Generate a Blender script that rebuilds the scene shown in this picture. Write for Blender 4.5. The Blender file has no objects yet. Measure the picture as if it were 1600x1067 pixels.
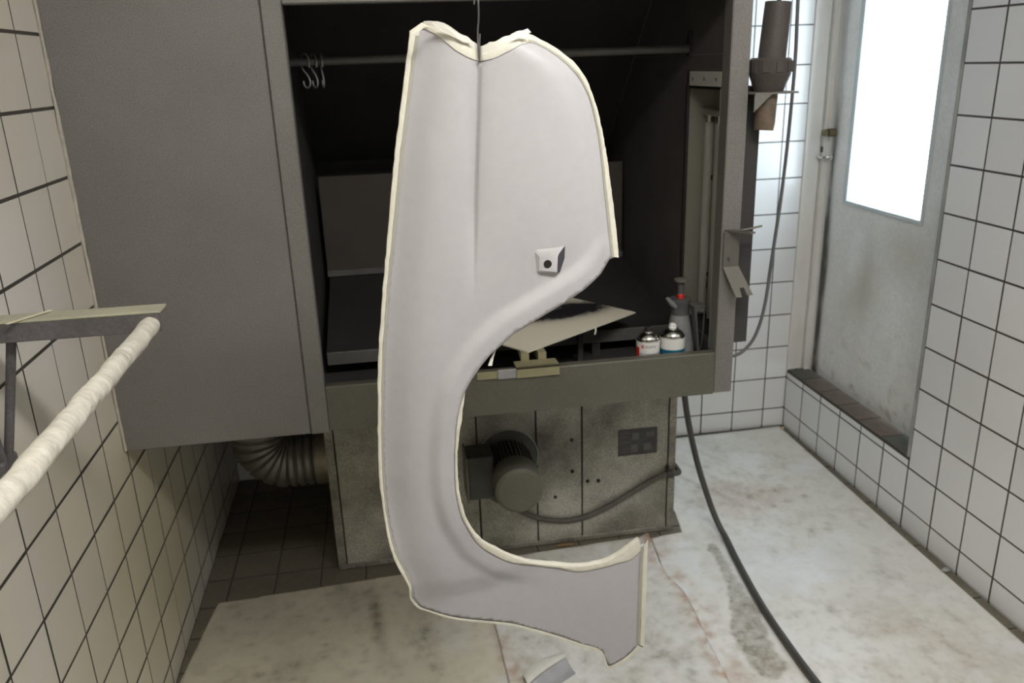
import bpy, bmesh, math, random
from mathutils import Vector, Matrix, noise, geometry

random.seed(7)
scene = bpy.context.scene
C = scene.collection

# ------------------------------------------------------------------ camera, light, exposure
cam_data = bpy.data.cameras.new('camera')
cam_data.sensor_width = 36.0
cam_data.lens = 28.796
cam_data.clip_start = 0.02
cam_data.dof.use_dof = True
cam_data.dof.focus_distance = 1.30
cam_data.dof.aperture_fstop = 7.0
cam = bpy.data.objects.new('camera', cam_data)
C.objects.link(cam)
_r, _f, _u = (0.985996, -0.163715, -0.031781), (0.145032, 0.935835, -0.321215), (0.082329, 0.312107, 0.946473)
cam.matrix_world = Matrix(((_r[0], _u[0], -_f[0], 0.0), (_r[1], _u[1], -_f[1], 0.0),
                           (_r[2], _u[2], -_f[2], 1.629), (0, 0, 0, 1)))
scene.camera = cam

world = bpy.data.worlds.new('overcast_daylight')
scene.world = world
world.use_nodes = True
WORLD_STRENGTH = 4.6
bgn = world.node_tree.nodes['Background']
bgn.inputs[0].default_value = (0.84, 0.94, 1.0, 1)
bgn.inputs[1].default_value = WORLD_STRENGTH

LAMP_STRENGTH = 22.0
LAMP_COLOUR = (1.0, 0.972, 0.935)

vs = scene.view_settings
vs.view_transform = 'Standard'
vs.look = 'None'
vs.gamma = 1.0
vs.exposure = 1.03
vs.use_curve_mapping = False

# ------------------------------------------------------------------ materials
MATS = {}


def _nodes(m):
    m.use_nodes = True
    return m.node_tree.nodes, m.node_tree.links, m.node_tree.nodes['Principled BSDF']


def mat(name, col, rough=0.5, metal=0.0, var=0.0, vscale=6.0, col2=None, speck=0.0, sscale=180.0,
        bump=0.0, bscale=60.0, rvar=0.0, spec=0.5, trans=0.0, stretch=None, fleck=0.0):
    """Principled material: base colour with cloudy variation towards col2, fine specks and fine relief."""
    if name in MATS:
        return MATS[name]
    m = bpy.data.materials.new(name)
    N, L, P = _nodes(m)
    P.inputs['Roughness'].default_value = rough
    P.inputs['Metallic'].default_value = metal
    P.inputs['Specular IOR Level'].default_value = spec
    P.inputs['Transmission Weight'].default_value = trans
    P.inputs['Base Color'].default_value = (*col, 1)
    tc = N.new('ShaderNodeTexCoord')
    src = tc.outputs['Object']
    if stretch:
        mp = N.new('ShaderNodeMapping')
        mp.inputs['Scale'].default_value = stretch
        L.new(src, mp.inputs['Vector'])
        src = mp.outputs['Vector']
    out = None
    if var > 0:
        n = N.new('ShaderNodeTexNoise')
        n.inputs['Scale'].default_value = vscale
        n.inputs['Detail'].default_value = 6
        n.inputs['Roughness'].default_value = 0.62
        L.new(src, n.inputs['Vector'])
        r = N.new('ShaderNodeMapRange')
        r.inputs['From Min'].default_value = 0.36
        r.inputs['From Max'].default_value = 0.68
        r.inputs['To Max'].default_value = var
        L.new(n.outputs['Fac'], r.inputs['Value'])
        mx = N.new('ShaderNodeMix')
        mx.data_type = 'RGBA'
        mx.inputs['A'].default_value = (*col, 1)
        c2 = col2 or tuple(c * 0.5 for c in col)
        mx.inputs['B'].default_value = (*c2, 1)
        L.new(r.outputs['Result'], mx.inputs['Factor'])
        out = mx.outputs['Result']
        if rvar:
            rr = N.new('ShaderNodeMapRange')
            rr.inputs['To Min'].default_value = max(0.02, rough - rvar)
            rr.inputs['To Max'].default_value = min(1, rough + rvar)
            L.new(n.outputs['Fac'], rr.inputs['Value'])
            L.new(rr.outputs['Result'], P.inputs['Roughness'])
    if speck > 0:
        n2 = N.new('ShaderNodeTexNoise')
        n2.inputs['Scale'].default_value = sscale
        n2.inputs['Detail'].default_value = 2
        L.new(src, n2.inputs['Vector'])
        r2 = N.new('ShaderNodeMapRange')
        r2.inputs['From Min'].default_value = 0.3
        r2.inputs['From Max'].default_value = 0.7
        r2.inputs['To Min'].default_value = 1 - speck
        r2.inputs['To Max'].default_value = 1 + speck
        L.new(n2.outputs['Fac'], r2.inputs['Value'])
        mm = N.new('ShaderNodeVectorMath')
        mm.operation = 'SCALE'
        if out is None:
            mm.inputs[0].default_value = col
        else:
            L.new(out, mm.inputs[0])
        L.new(r2.outputs['Result'], mm.inputs['Scale'])
        out = mm.outputs['Vector']
    if fleck > 0:
        vo = N.new('ShaderNodeTexVoronoi')
        vo.inputs['Scale'].default_value = 28
        L.new(src, vo.inputs['Vector'])
        sv = N.new('ShaderNodeSeparateColor')
        L.new(vo.outputs['Color'], sv.inputs[0])
        g1 = N.new('ShaderNodeMath'); g1.operation = 'MULTIPLY'; g1.inputs[1].default_value = 0.085
        L.new(sv.outputs[0], g1.inputs[0])
        g2 = N.new('ShaderNodeMath'); g2.operation = 'SUBTRACT'; g2.inputs[1].default_value = 0.045
        L.new(g1.outputs[0], g2.inputs[0])
        g3 = N.new('ShaderNodeMath'); g3.operation = 'LESS_THAN'
        L.new(vo.outputs['Distance'], g3.inputs[0]); L.new(g2.outputs[0], g3.inputs[1])
        g4 = N.new('ShaderNodeMath'); g4.operation = 'MULTIPLY'; g4.inputs[1].default_value = fleck
        L.new(g3.outputs[0], g4.inputs[0])
        # most flecks pale, some dark
        g5 = N.new('ShaderNodeMath'); g5.operation = 'GREATER_THAN'; g5.inputs[1].default_value = 0.3
        L.new(sv.outputs[1], g5.inputs[0])
        fc_ = N.new('ShaderNodeMix'); fc_.data_type = 'RGBA'
        fc_.inputs['A'].default_value = (0.03, 0.025, 0.02, 1); fc_.inputs['B'].default_value = (0.55, 0.54, 0.5, 1)
        L.new(g5.outputs[0], fc_.inputs['Factor'])
        fm = N.new('ShaderNodeMix'); fm.data_type = 'RGBA'
        L.new(g4.outputs[0], fm.inputs['Factor'])
        if out is None:
            fm.inputs['A'].default_value = (*col, 1)
        else:
            L.new(out, fm.inputs['A'])
        L.new(fc_.outputs['Result'], fm.inputs['B'])
        out = fm.outputs['Result']
    if out is not None:
        L.new(out, P.inputs['Base Color'])
    if bump > 0:
        n3 = N.new('ShaderNodeTexNoise')
        n3.inputs['Scale'].default_value = bscale
        n3.inputs['Detail'].default_value = 3
        L.new(src, n3.inputs['Vector'])
        b = N.new('ShaderNodeBump')
        b.inputs['Strength'].default_value = bump
        b.inputs['Distance'].default_value = 0.004
        L.new(n3.outputs['Fac'], b.inputs['Height'])
        L.new(b.outputs['Normal'], P.inputs['Normal'])
    MATS[name] = m
    return m


def mat_emit(name, col, strength):
    m = bpy.data.materials.new(name)
    N, L, P = _nodes(m)
    P.inputs['Base Color'].default_value = (0.8, 0.8, 0.8, 1)
    P.inputs['Emission Color'].default_value = (*col, 1)
    P.inputs['Emission Strength'].default_value = strength
    MATS[name] = m
    return m


def mat_tile(name, col, col2, rough=0.16):
    """glazed wall tile: per-tile tint, blotchy yellowed film"""
    m = bpy.data.materials.new(name)
    N, L, P = _nodes(m)
    oi = N.new('ShaderNodeObjectInfo')
    geo = N.new('ShaderNodeNewGeometry')
    n = N.new('ShaderNodeTexNoise')
    n.inputs['Scale'].default_value = 1.3
    n.inputs['Detail'].default_value = 1
    L.new(geo.outputs['Position'], n.inputs['Vector'])
    r = N.new('ShaderNodeMapRange')
    r.inputs['From Min'].default_value = 0.38
    r.inputs['From Max'].default_value = 0.66
    L.new(n.outputs['Fac'], r.inputs['Value'])
    mx = N.new('ShaderNodeMix')
    mx.data_type = 'RGBA'
    mx.inputs['A'].default_value = (*col, 1)
    mx.inputs['B'].default_value = (*col2, 1)
    L.new(r.outputs['Result'], mx.inputs['Factor'])
    rr = N.new('ShaderNodeMapRange')
    rr.inputs['To Min'].default_value = 0.94
    rr.inputs['To Max'].default_value = 1.03
    L.new(oi.outputs['Random'], rr.inputs['Value'])
    sc = N.new('ShaderNodeVectorMath')
    sc.operation = 'SCALE'
    L.new(mx.outputs['Result'], sc.inputs[0])
    L.new(rr.outputs['Result'], sc.inputs['Scale'])
    L.new(sc.outputs['Vector'], P.inputs['Base Color'])
    P.inputs['Roughness'].default_value = rough
    MATS[name] = m
    return m


def mat_wall(name, axis, u0, z0, pu, pz, joint, tile, grout):
    """tile grid of the wall's own body, seen in the joints and beyond the modelled tiles"""
    m = bpy.data.materials.new(name)
    N, L, P = _nodes(m)
    geo = N.new('ShaderNodeNewGeometry')
    sp = N.new('ShaderNodeSeparateXYZ')
    L.new(geo.outputs['Position'], sp.inputs[0])

    def line(sock, o, pitch):
        a = N.new('ShaderNodeMath'); a.operation = 'SUBTRACT'; a.inputs[1].default_value = o - joint
        L.new(sock, a.inputs[0])
        b = N.new('ShaderNodeMath'); b.operation = 'FLOORED_MODULO'; b.inputs[1].default_value = pitch
        L.new(a.outputs[0], b.inputs[0])
        c = N.new('ShaderNodeMath'); c.operation = 'LESS_THAN'; c.inputs[1].default_value = joint * 2
        L.new(b.outputs[0], c.inputs[0])
        return c.outputs[0]
    mxm = N.new('ShaderNodeMath'); mxm.operation = 'MAXIMUM'
    L.new(line(sp.outputs['XYZ'.index(axis)], u0, pu), mxm.inputs[0])
    L.new(line(sp.outputs[2], z0, pz), mxm.inputs[1])
    mx = N.new('ShaderNodeMix'); mx.data_type = 'RGBA'
    mx.inputs['A'].default_value = (*tile, 1)
    mx.inputs['B'].default_value = (*grout, 1)
    L.new(mxm.outputs[0], mx.inputs['Factor'])
    L.new(mx.outputs['Result'], P.inputs['Base Color'])
    P.inputs['Roughness'].default_value = 0.4
    MATS[name] = m
    return m


def mat_glass(name, tint=(0.93, 0.97, 1.0), gloss=0.06, rough=0.02):
    m = bpy.data.materials.new(name)
    m.use_nodes = True
    N, L = m.node_tree.nodes, m.node_tree.links
    N.clear()
    o = N.new('ShaderNodeOutputMaterial')
    t = N.new('ShaderNodeBsdfTransparent'); t.inputs[0].default_value = (*tint, 1)
    g = N.new('ShaderNodeBsdfGlossy'); g.inputs['Roughness'].default_value = rough
    x = N.new('ShaderNodeMixShader'); x.inputs[0].default_value = gloss
    L.new(t.outputs[0], x.inputs[1]); L.new(g.outputs[0], x.inputs[2]); L.new(x.outputs[0], o.inputs[0])
    MATS[name] = m
    return m


def mat_attr(name, base, dirt, rust, light, rough=0.5, var=0.35, vscale=5.0, bump=0.1):
    """surface with shaped stains: attribute 'stain' holds dirt (R), rust (G) and scuff (B)"""
    m = bpy.data.materials.new(name)
    N, L, P = _nodes(m)
    at = N.new('ShaderNodeAttribute'); at.attribute_name = 'stain'
    sp = N.new('ShaderNodeSeparateColor'); L.new(at.outputs['Color'], sp.inputs[0])
    geo = N.new('ShaderNodeNewGeometry')
    n = N.new('ShaderNodeTexNoise'); n.inputs['Scale'].default_value = vscale
    n.inputs['Detail'].default_value = 8; n.inputs['Roughness'].default_value = 0.66
    L.new(geo.outputs['Position'], n.inputs['Vector'])
    nf = N.new('ShaderNodeTexNoise'); nf.inputs['Scale'].default_value = vscale * 9
    nf.inputs['Detail'].default_value = 6; nf.inputs['Roughness'].default_value = 0.7
    L.new(geo.outputs['Position'], nf.inputs['Vector'])
    r = N.new('ShaderNodeMapRange')
    r.inputs['From Min'].default_value = 0.42; r.inputs['From Max'].default_value = 0.72
    r.inputs['To Max'].default_value = var
    L.new(n.outputs['Fac'], r.inputs['Value'])
    cur = None
    fine = N.new('ShaderNodeMapRange')
    fine.inputs['From Min'].default_value = 0.3; fine.inputs['From Max'].default_value = 0.7
    fine.inputs['To Min'].default_value = 0.55; fine.inputs['To Max'].default_value = 1.35
    L.new(nf.outputs['Fac'], fine.inputs['Value'])
    prev = None
    for sock, colr in ((r.outputs['Result'], dirt), (sp.outputs[0], dirt), (sp.outputs[1], rust), (sp.outputs[2], light)):
        mu = N.new('ShaderNodeMath'); mu.operation = 'MULTIPLY'; mu.use_clamp = True
        L.new(sock, mu.inputs[0]); L.new(fine.outputs['Result'], mu.inputs[1])
        mx = N.new('ShaderNodeMix'); mx.data_type = 'RGBA'
        if prev is None:
            mx.inputs['A'].default_value = (*base, 1)
        else:
            L.new(prev, mx.inputs['A'])
        mx.inputs['B'].default_value = (*colr, 1)
        L.new(mu.outputs[0], mx.inputs['Factor'])
        prev = mx.outputs['Result']
    L.new(prev, P.inputs['Base Color'])
    P.inputs['Roughness'].default_value = rough
    b = N.new('ShaderNodeBump'); b.inputs['Strength'].default_value = bump; b.inputs['Distance'].default_value = 0.003
    L.new(nf.outputs['Fac'], b.inputs['Height']); L.new(b.outputs['Normal'], P.inputs['Normal'])
    MATS[name] = m
    return m


# ------------------------------------------------------------------ mesh helpers
class MB:
    """collects shapes into one bmesh"""

    def __init__(self):
        self.bm = bmesh.new()

    def box(self, x0, x1, y0, y1, z0, z1, bev=0.0, rot=None, seg=1):
        vs_ = [Vector((x, y, z)) for x in (x0, x1) for y in (y0, y1) for z in (z0, z1)]
        if rot is not None:
            ctr = Vector(((x0 + x1) / 2, (y0 + y1) / 2, (z0 + z1) / 2))
            vs_ = [ctr + rot @ (v - ctr) for v in vs_]
        v = [self.bm.verts.new(p) for p in vs_]
        fs = [self.bm.faces.new([v[i] for i in q]) for q in
              ((0, 1, 3, 2), (4, 6, 7, 5), (0, 4, 5, 1), (2, 3, 7, 6), (0, 2, 6, 4), (1, 5, 7, 3))]
        if bev > 0:
            es = list({e for f in fs for e in f.edges})
            bmesh.ops.bevel(self.bm, geom=es, offset=bev, segments=seg, affect='EDGES', profile=0.5)
        return self

    def ring_surface(self, rings, cap=(True, True), closed=True):
        prev = None
        first = None
        for ring in rings:
            cur = [self.bm.verts.new(p) for p in ring]
            if prev:
                n = len(cur)
                for i in range(n if closed else n - 1):
                    j = (i + 1) % n
                    self.bm.faces.new((prev[i], prev[j], cur[j], cur[i]))
            else:
                first = cur
            prev = cur
        if closed and cap[0]:
            self.bm.faces.new(list(reversed(first)))
        if closed and cap[1]:
            self.bm.faces.new(prev)
        return self

    def cyl(self, p0, p1, r0, r1=None, seg=20, cap=True):
        r1 = r0 if r1 is None else r1
        return self.lathe(p0, p1, [(0, r0), (1, r1)], seg, cap)

    def lathe(self, p0, p1, prof, seg=24, cap=True, arc=None):
        """prof: (t along p0-p1, radius)"""
        p0, p1 = Vector(p0), Vector(p1)
        d = (p1 - p0)
        ax = d.normalized()
        ref = Vector((0, 0, 1)) if abs(ax.z) < 0.9 else Vector((1, 0, 0))
        a = ax.cross(ref).normalized()
        b = ax.cross(a)
        if arc:
            rings = [[p0 + d * t + (a * math.cos(w) + b * math.sin(w)) * r
                      for w in (arc[0] + (arc[1] - arc[0]) * k / seg for k in range(seg + 1))] for t, r in prof]
            return self.ring_surface(rings, closed=False)
        rings = [[p0 + d * t + (a * math.cos(2 * math.pi * k / seg) + b * math.sin(2 * math.pi * k / seg)) * r
                  for k in range(seg)] for t, r in prof]
        return self.ring_surface(rings, cap=(cap, cap))

    def tube(self, pts, r, seg=10, smooth=6, wob=0.0, cap=True):
        pts = [Vector(p) for p in pts]
        if smooth > 1:
            pts = catmull(pts, smooth)
        up = Vector((0, 0, 1))
        rings = []
        n = len(pts)
        last = None
        for i, p in enumerate(pts):
            t = (pts[min(i + 1, n - 1)] - pts[max(i - 1, 0)]).normalized()
            if last is None:
                ref = up if abs(t.z) < 0.9 else Vector((1, 0, 0))
                a = t.cross(ref).normalized()
            else:
                a = (last - t * last.dot(t)).normalized()
            last = a
            b = t.cross(a)
            rad = r(i / (n - 1)) if callable(r) else r
            ring = []
            for k in range(seg):
                w = 2 * math.pi * k / seg
                q = rad
                if wob:
                    q += wob * noise.noise(p * 45 + Vector((math.cos(w), math.sin(w), 0)) * 1.3)
                ring.append(p + (a * math.cos(w) + b * math.sin(w)) * q)
            rings.append(ring)
        return self.ring_surface(rings, cap=(cap, cap))

    def prism(self, poly, axis, d0, d1):
        """poly in the plane of the two other axes, extruded along axis from d0 to d1"""
        def mk(p, d):
            return {'x': (d, p[0], p[1]), 'y': (p[0], d, p[1]), 'z': (p[0], p[1], d)}[axis]
        a = [self.bm.verts.new(mk(p, d0)) for p in poly]
        b = [self.bm.verts.new(mk(p, d1)) for p in poly]
        self.bm.faces.new(a)
        self.bm.faces.new(list(reversed(b)))
        n = len(poly)
        for i in range(n):
            j = (i + 1) % n
            self.bm.faces.new((a[j], a[i], b[i], b[j]))
        return self

    def build(self, name, material, parent=None, smooth=None, label=None):
        bmesh.ops.recalc_face_normals(self.bm, faces=self.bm.faces)
        me = bpy.data.meshes.new(name)
        self.bm.to_mesh(me)
        self.bm.free()
        if smooth is not None:
            me.polygons.foreach_set('use_smooth', [True] * len(me.polygons))
            try:
                me.set_sharp_from_angle(angle=math.radians(smooth))
            except Exception:
                pass
        return link(name, me, material, parent, label)


def link(name, me, material, parent=None, label=None):
    if material is not None and not me.materials:
        me.materials.append(MATS[material] if isinstance(material, str) else material)
    o = bpy.data.objects.new(name, me)
    C.objects.link(o)
    if parent is not None:
        o.parent = parent
        o.matrix_parent_inverse = Matrix.Translation(parent_world(parent)).inverted()
    if label:
        o['label'] = label
    return o


def parent_world(p):
    """world position of a parent: empties sit at their thing's base, meshes are modelled in place"""
    return p.location.copy() if p.type == 'EMPTY' else Vector((0, 0, 0))


def catmull(pts, n):
    out = []
    m = len(pts)
    for i in range(m - 1):
        p0, p1, p2, p3 = pts[max(i - 1, 0)], pts[i], pts[i + 1], pts[min(i + 2, m - 1)]
        for k in range(n):
            t = k / n
            out.append(0.5 * ((2 * p1) + (p2 - p0) * t + (2 * p0 - 5 * p1 + 4 * p2 - p3) * t * t
                              + (3 * p1 - p0 - 3 * p2 + p3) * t ** 3))
    out.append(pts[-1].copy())
    return out


def tag(o, label, cat=None, group=None, kind=None):
    if label:
        o['label'] = label
    if cat:
        o['category'] = cat
    if group:
        o['group'] = group
    if kind:
        o['kind'] = kind
    return o


def thing(name, label, cat, loc=(0, 0, 0), group=None, kind=None):
    o = bpy.data.objects.new(name, None)
    o.empty_display_size = 0.05
    C.objects.link(o)
    o.location = loc
    return tag(o, label, cat, group, kind)


def sstep(a, b, t):
    t = max(0.0, min(1.0, (t - a) / (b - a)))
    return t * t * (3 - 2 * t)


def lerp_on(pts, v, key, val):
    """piecewise linear value of pts[val] at pts[key]=v (pts sorted along key)"""
    P = sorted(pts, key=lambda q: q[key])
    if v <= P[0][key]:
        return P[0][val]
    for a, b in zip(P, P[1:]):
        if v <= b[key]:
            t = (v - a[key]) / max(1e-9, b[key] - a[key])
            return a[val] + (b[val] - a[val]) * t
    return P[-1][val]


def seg_dist(px, pz, poly):
    best = 9.0
    for (ax, az), (bx, bz) in zip(poly, poly[1:]):
        dx, dz = bx - ax, bz - az
        t = max(0, min(1, ((px - ax) * dx + (pz - az) * dz) / (dx * dx + dz * dz + 1e-12)))
        best = min(best, math.hypot(px - ax - t * dx, pz - az - t * dz))
    return best

# ------------------------------------------------------------------ the room
XL, XR, YB, YF, ZC = -0.681, 1.760, 3.241, -1.6, 2.62
T = 0.15
mat_tile('tile_left', (0.72, 0.69, 0.65), (0.62, 0.575, 0.43), 0.2)
mat_tile('tile_white', (0.86, 0.86, 0.86), (0.83, 0.825, 0.815), 0.16)
GROUT = (0.055, 0.048, 0.04)
mat_wall('wall_left_grid', 'Y', 1.8587, 0.0783, T, 0.1491, 0.005, (0.72, 0.69, 0.6), GROUT)
mat_wall('wall_back_grid', 'X', 1.5102, 0.0873, 0.1487, T, 0.005, (0.76, 0.76, 0.75), GROUT)
mat_wall('wall_right_grid', 'Y', 2.185, 0.0873, T, T, 0.005, (0.76, 0.76, 0.75), GROUT)
mat('grout_edge', (0.07, 0.06, 0.05), 0.8)
mat('plaster', (0.78, 0.77, 0.73), 0.85, var=0.2, vscale=3, col2=(0.7, 0.69, 0.64))
mat('floor_joint', (0.09, 0.082, 0.066), 0.85, var=0.4, vscale=20)
mat('quarry_tile', (0.19, 0.165, 0.12), 0.6, var=0.7, vscale=9, col2=(0.11, 0.10, 0.078), bump=0.25, bscale=70, speck=0.2)
mat('sill_tile', (0.17, 0.125, 0.10), 0.8, var=0.8, vscale=11, col2=(0.09, 0.08, 0.062), bump=0.2, bscale=80, speck=0.2)
mat('sill_tile_grey', (0.11, 0.11, 0.088), 0.8, var=0.6, vscale=11, col2=(0.08, 0.08, 0.065), bump=0.2, bscale=80, speck=0.2)


def struct(o):
    o['kind'] = 'structure'
    return o


# unit tile: chamfered slab lying on +Z, spans 0..1, scaled per size class
TILE_MESH = {}


def tile_mesh(w, h, material, t=0.004):
    key = (round(w, 4), round(h, 4), material)
    if key not in TILE_MESH:
        b = 0.0006
        bm = bmesh.new()
        lo = [bm.verts.new((x, y, -t)) for x, y in ((0, 0), (w, 0), (w, h), (0, h))]
        md = [bm.verts.new((x, y, -b)) for x, y in ((0, 0), (w, 0), (w, h), (0, h))]
        hi = [bm.verts.new((x, y, 0)) for x, y in ((b, b), (w - b, b), (w - b, h - b), (b, h - b))]
        for A, B in ((lo, md), (md, hi)):
            for i in range(4):
                j = (i + 1) % 4
                bm.faces.new((A[i], A[j], B[j], B[i])).material_index = 1
        bm.faces.new(hi).material_index = 0
        me = bpy.data.meshes.new('tile')
        bm.to_mesh(me)
        bm.free()
        me.materials.append(MATS[material])
        me.materials.append(MATS['grout_edge'])
        TILE_MESH[key] = me
    return TILE_MESH[key]


def place_tile(name, w, h, material, M, parent):
    o = bpy.data.objects.new(name, tile_mesh(w, h, material))
    C.objects.link(o)
    o.parent = parent
    j = 0.0009
    M = M @ Matrix.Translation((0, 0, random.uniform(-0.0004, 0.0005))) @ Matrix.Rotation(random.uniform(-j, j) * 3, 4, 'X') \
        @ Matrix.Rotation(random.uniform(-j, j) * 3, 4, 'Y')
    o.matrix_local = M
    return o


def spans(v0, pitch, lo, hi):
    """tile intervals along an axis with joints at v0+k*pitch, clipped to lo..hi"""
    k = math.floor((lo - v0) / pitch + 1e-6)
    out = []
    while v0 + k * pitch < hi - 1e-6:
        a, b = max(lo, v0 + k * pitch), min(hi, v0 + (k + 1) * pitch)
        if b - a > 0.012:
            out.append((a, b))
        k += 1
    return out


def tile_wall(parent, side, us, zs, plane, material, ju, jz, skip=None):
    for (u0, u1) in us:
        for (z0, z1) in zs:
            if skip and skip(u0, u1, z0, z1):
                continue
            w, h = u1 - u0 - ju, z1 - z0 - jz
            if side == 'L':      # normal +X : local x -> -Y? keep right-handed: x=+Y, y=+Z, z=+X
                M = Matrix(((0, 0, 1, plane), (1, 0, 0, u0 + ju / 2), (0, 1, 0, z0 + jz / 2), (0, 0, 0, 1)))
            elif side == 'R':    # normal -X : x=-Y, y=+Z, z=-X
                M = Matrix(((0, 0, -1, plane), (-1, 0, 0, u1 - ju / 2), (0, 1, 0, z0 + jz / 2), (0, 0, 0, 1)))
            else:                # back wall, normal -Y : x=+X, y=+Z, z=-Y
                M = Matrix(((1, 0, 0, u0 + ju / 2), (0, 0, -1, plane), (0, 1, 0, z0 + jz / 2), (0, 0, 0, 1)))
            place_tile('tile', round(w, 3), round(h, 3), material, M, parent)


G = 0.0013   # depth of the joints behind the tile faces
wl = struct(MB().box(XL - 0.15, XL - G, YF, YB + 0.15, -0.1, ZC).build('wall_left', 'wall_left_grid'))
tile_wall(wl, 'L', spans(1.8587, T, 0.66, YB), spans(0.0783, 0.1491, 0.002, 1.95), XL, 'tile_left', 0.0036, 0.0064,
          skip=lambda a, b, c, d: a > 1.999 and c > 0.76)
wb = struct(MB().box(XL - 0.15, XR + 0.14, YB + G, YB + 0.15, -0.1, ZC).build('wall_back', 'wall_back_grid'))
tile_wall(wb, 'B', spans(1.5102, 0.1487, 0.93, XR), spans(0.0873, T, 0.002, 1.95), YB, 'tile_white', 0.0042, 0.0042)
tile_wall(wb, 'B', spans(1.5102, 0.1487, XL, -0.2), spans(0.0873, T, 0.002, 0.70), YB, 'tile_white', 0.0042, 0.0042)
DY0, DY1, DZ0, DZ1 = 2.341, 3.236, 0.272, 2.16
m = MB()
m.box(XR + G, XR + 0.30, YF, DY0 - 0.004, -0.1, ZC)
m.box(XR + G, XR + 0.30, DY0 - 0.004, YB + 0.1, -0.1, DZ0 - 0.012)
m.box(XR + G, XR + 0.30, DY0 - 0.004, YB + 0.1, DZ1, ZC)
wr = struct(m.build('wall_right', 'wall_right_grid'))
tile_wall(wr, 'R', spans(2.185, T, 1.40, DY0 - 0.004), spans(0.0873, T, 0.002, 1.95), XR, 'tile_white', 0.0046, 0.0046)
tile_wall(wr, 'R', spans(2.185, T, DY0 - 0.004, 3.2345), spans(0.0873, T, 0.002, DZ0 - 0.006), XR, 'tile_white', 0.0046, 0.0046)
struct(MB().box(XL - 0.15, XR + 0.3, YF - 0.15, YF, -0.1, ZC).build('wall_front', 'plaster'))
struct(MB().box(XL - 0.15, XR + 0.3, YF - 0.15, YB + 0.15, ZC, ZC + 0.15).build('ceiling', 'plaster'))

# floor: quarry tiles where they show round the laid sheets
fl = struct(MB().box(XL - 0.15, XR + 0.3, YF - 0.15, YB + 0.15, -0.12, -0.003).build('floor', 'floor_joint'))
for (x0, x1) in spans(-0.60, 0.15, XL, XR):
    for (y0, y1) in spans(2.36, 0.15, 1.46, YB):
        left = x0 < -0.15
        strip = 2.2 < y0 < 2.62 and x0 < 1.05
        edge = x1 > 1.68
        if left or strip or edge:
            M = Matrix.Translation((x0 + 0.002, y0 + 0.002, 0))
            place_tile('floor_tile', round(x1 - x0 - 0.004, 3), round(y1 - y0 - 0.004, 3), 'quarry_tile', M, fl)

# door reveal sill with quarry tiles
sl = struct(MB().box(XR + 0.001, XR + 0.115, DY0, DY1, DZ0 - 0.012, DZ0 - 0.003).build('trim_1', 'floor_joint'))
sl['label'] = 'worn quarry tile sill under the white door'
ys = [2.341, 2.51, 2.667, 2.813, 2.961, 3.111, 3.236]
for k, (a, b) in enumerate(zip(ys, ys[1:])):
    M = Matrix.Translation((XR + 0.0015, a + 0.002, DZ0 + 0.002))
    place_tile('sill_tile', 0.112, round(b - a - 0.004, 3), 'sill_tile_grey' if k in (0, 5) else 'sill_tile', M, sl)

# ------------------------------------------------------------------ door
mat('door_paint', (0.86, 0.86, 0.84), 0.42, var=0.5, vscale=5.5, col2=(0.70, 0.68, 0.63), speck=0.06, sscale=90, bump=0.06, bscale=30)
mat('frame_paint', (0.84, 0.825, 0.79), 0.45, var=0.5, vscale=7, col2=(0.62, 0.57, 0.50), stretch=(1, 1, 0.35), bump=0.08, bscale=25)
mat('door_dark', (0.09, 0.085, 0.075), 0.8, var=0.6, vscale=14)
mat('bead_paint', (0.55, 0.60, 0.61), 0.35)
mat('brass_old', (0.22, 0.19, 0.11), 0.4, metal=0.6, var=0.5, vscale=60)
mat('chrome', (0.72, 0.73, 0.74), 0.12, metal=1.0)
mat_glass('window_glass', (0.95, 0.98, 1.0), 0.05)


def mat_door():
    """white door paint with scuffs, foot dirt and a black dirt streak rubbed along the closing edge"""
    m = MATS['door_paint']
    N, L = m.node_tree.nodes, m.node_tree.links
    P = N['Principled BSDF']
    src = P.inputs['Base Color'].links[0].from_socket
    at = N.new('ShaderNodeAttribute'); at.attribute_name = 'stain'
    sp = N.new('ShaderNodeSeparateColor'); L.new(at.outputs['Color'], sp.inputs[0])
    for k, colr in ((0, (0.055, 0.05, 0.045)), (1, (0.40, 0.36, 0.26))):
        mx = N.new('ShaderNodeMix'); mx.data_type = 'RGBA'
        L.new(src, mx.inputs['A']); mx.inputs['B'].default_value = (*colr, 1)
        L.new(sp.outputs[k], mx.inputs['Factor'])
        src = mx.outputs['Result']
    L.new(src, P.inputs['Base Color'])


mat_door()
door = struct(thing('door_1', 'white painted door with a tall glass pane in the right wall', None, (1.86, 2.79, DZ0)))
DX = 1.850                                     # room face of the leaf
LY0, LY1 = 2.372, 3.188
GY0, GY1, GZ0, GZ1 = 2.560, 3.035, 1.062, 2.03


def stain_grid(name, y0, y1, z0, z1, fn, material, parent, step=0.012):
    """front skin of the leaf as a fine grid carrying the 'stain' attribute"""
    ny, nz = max(1, round((y1 - y0) / step)), max(1, round((z1 - z0) / step))
    vs_, fs = [], []
    for i in range(ny + 1):
        for k in range(nz + 1):
            vs_.append((DX, y0 + (y1 - y0) * i / ny, z0 + (z1 - z0) * k / nz))
    for i in range(ny):
        for k in range(nz):
            a = i * (nz + 1) + k
            fs.append((a, a + 1, a + nz + 2, a + nz + 1))
    return vs_, fs


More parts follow.
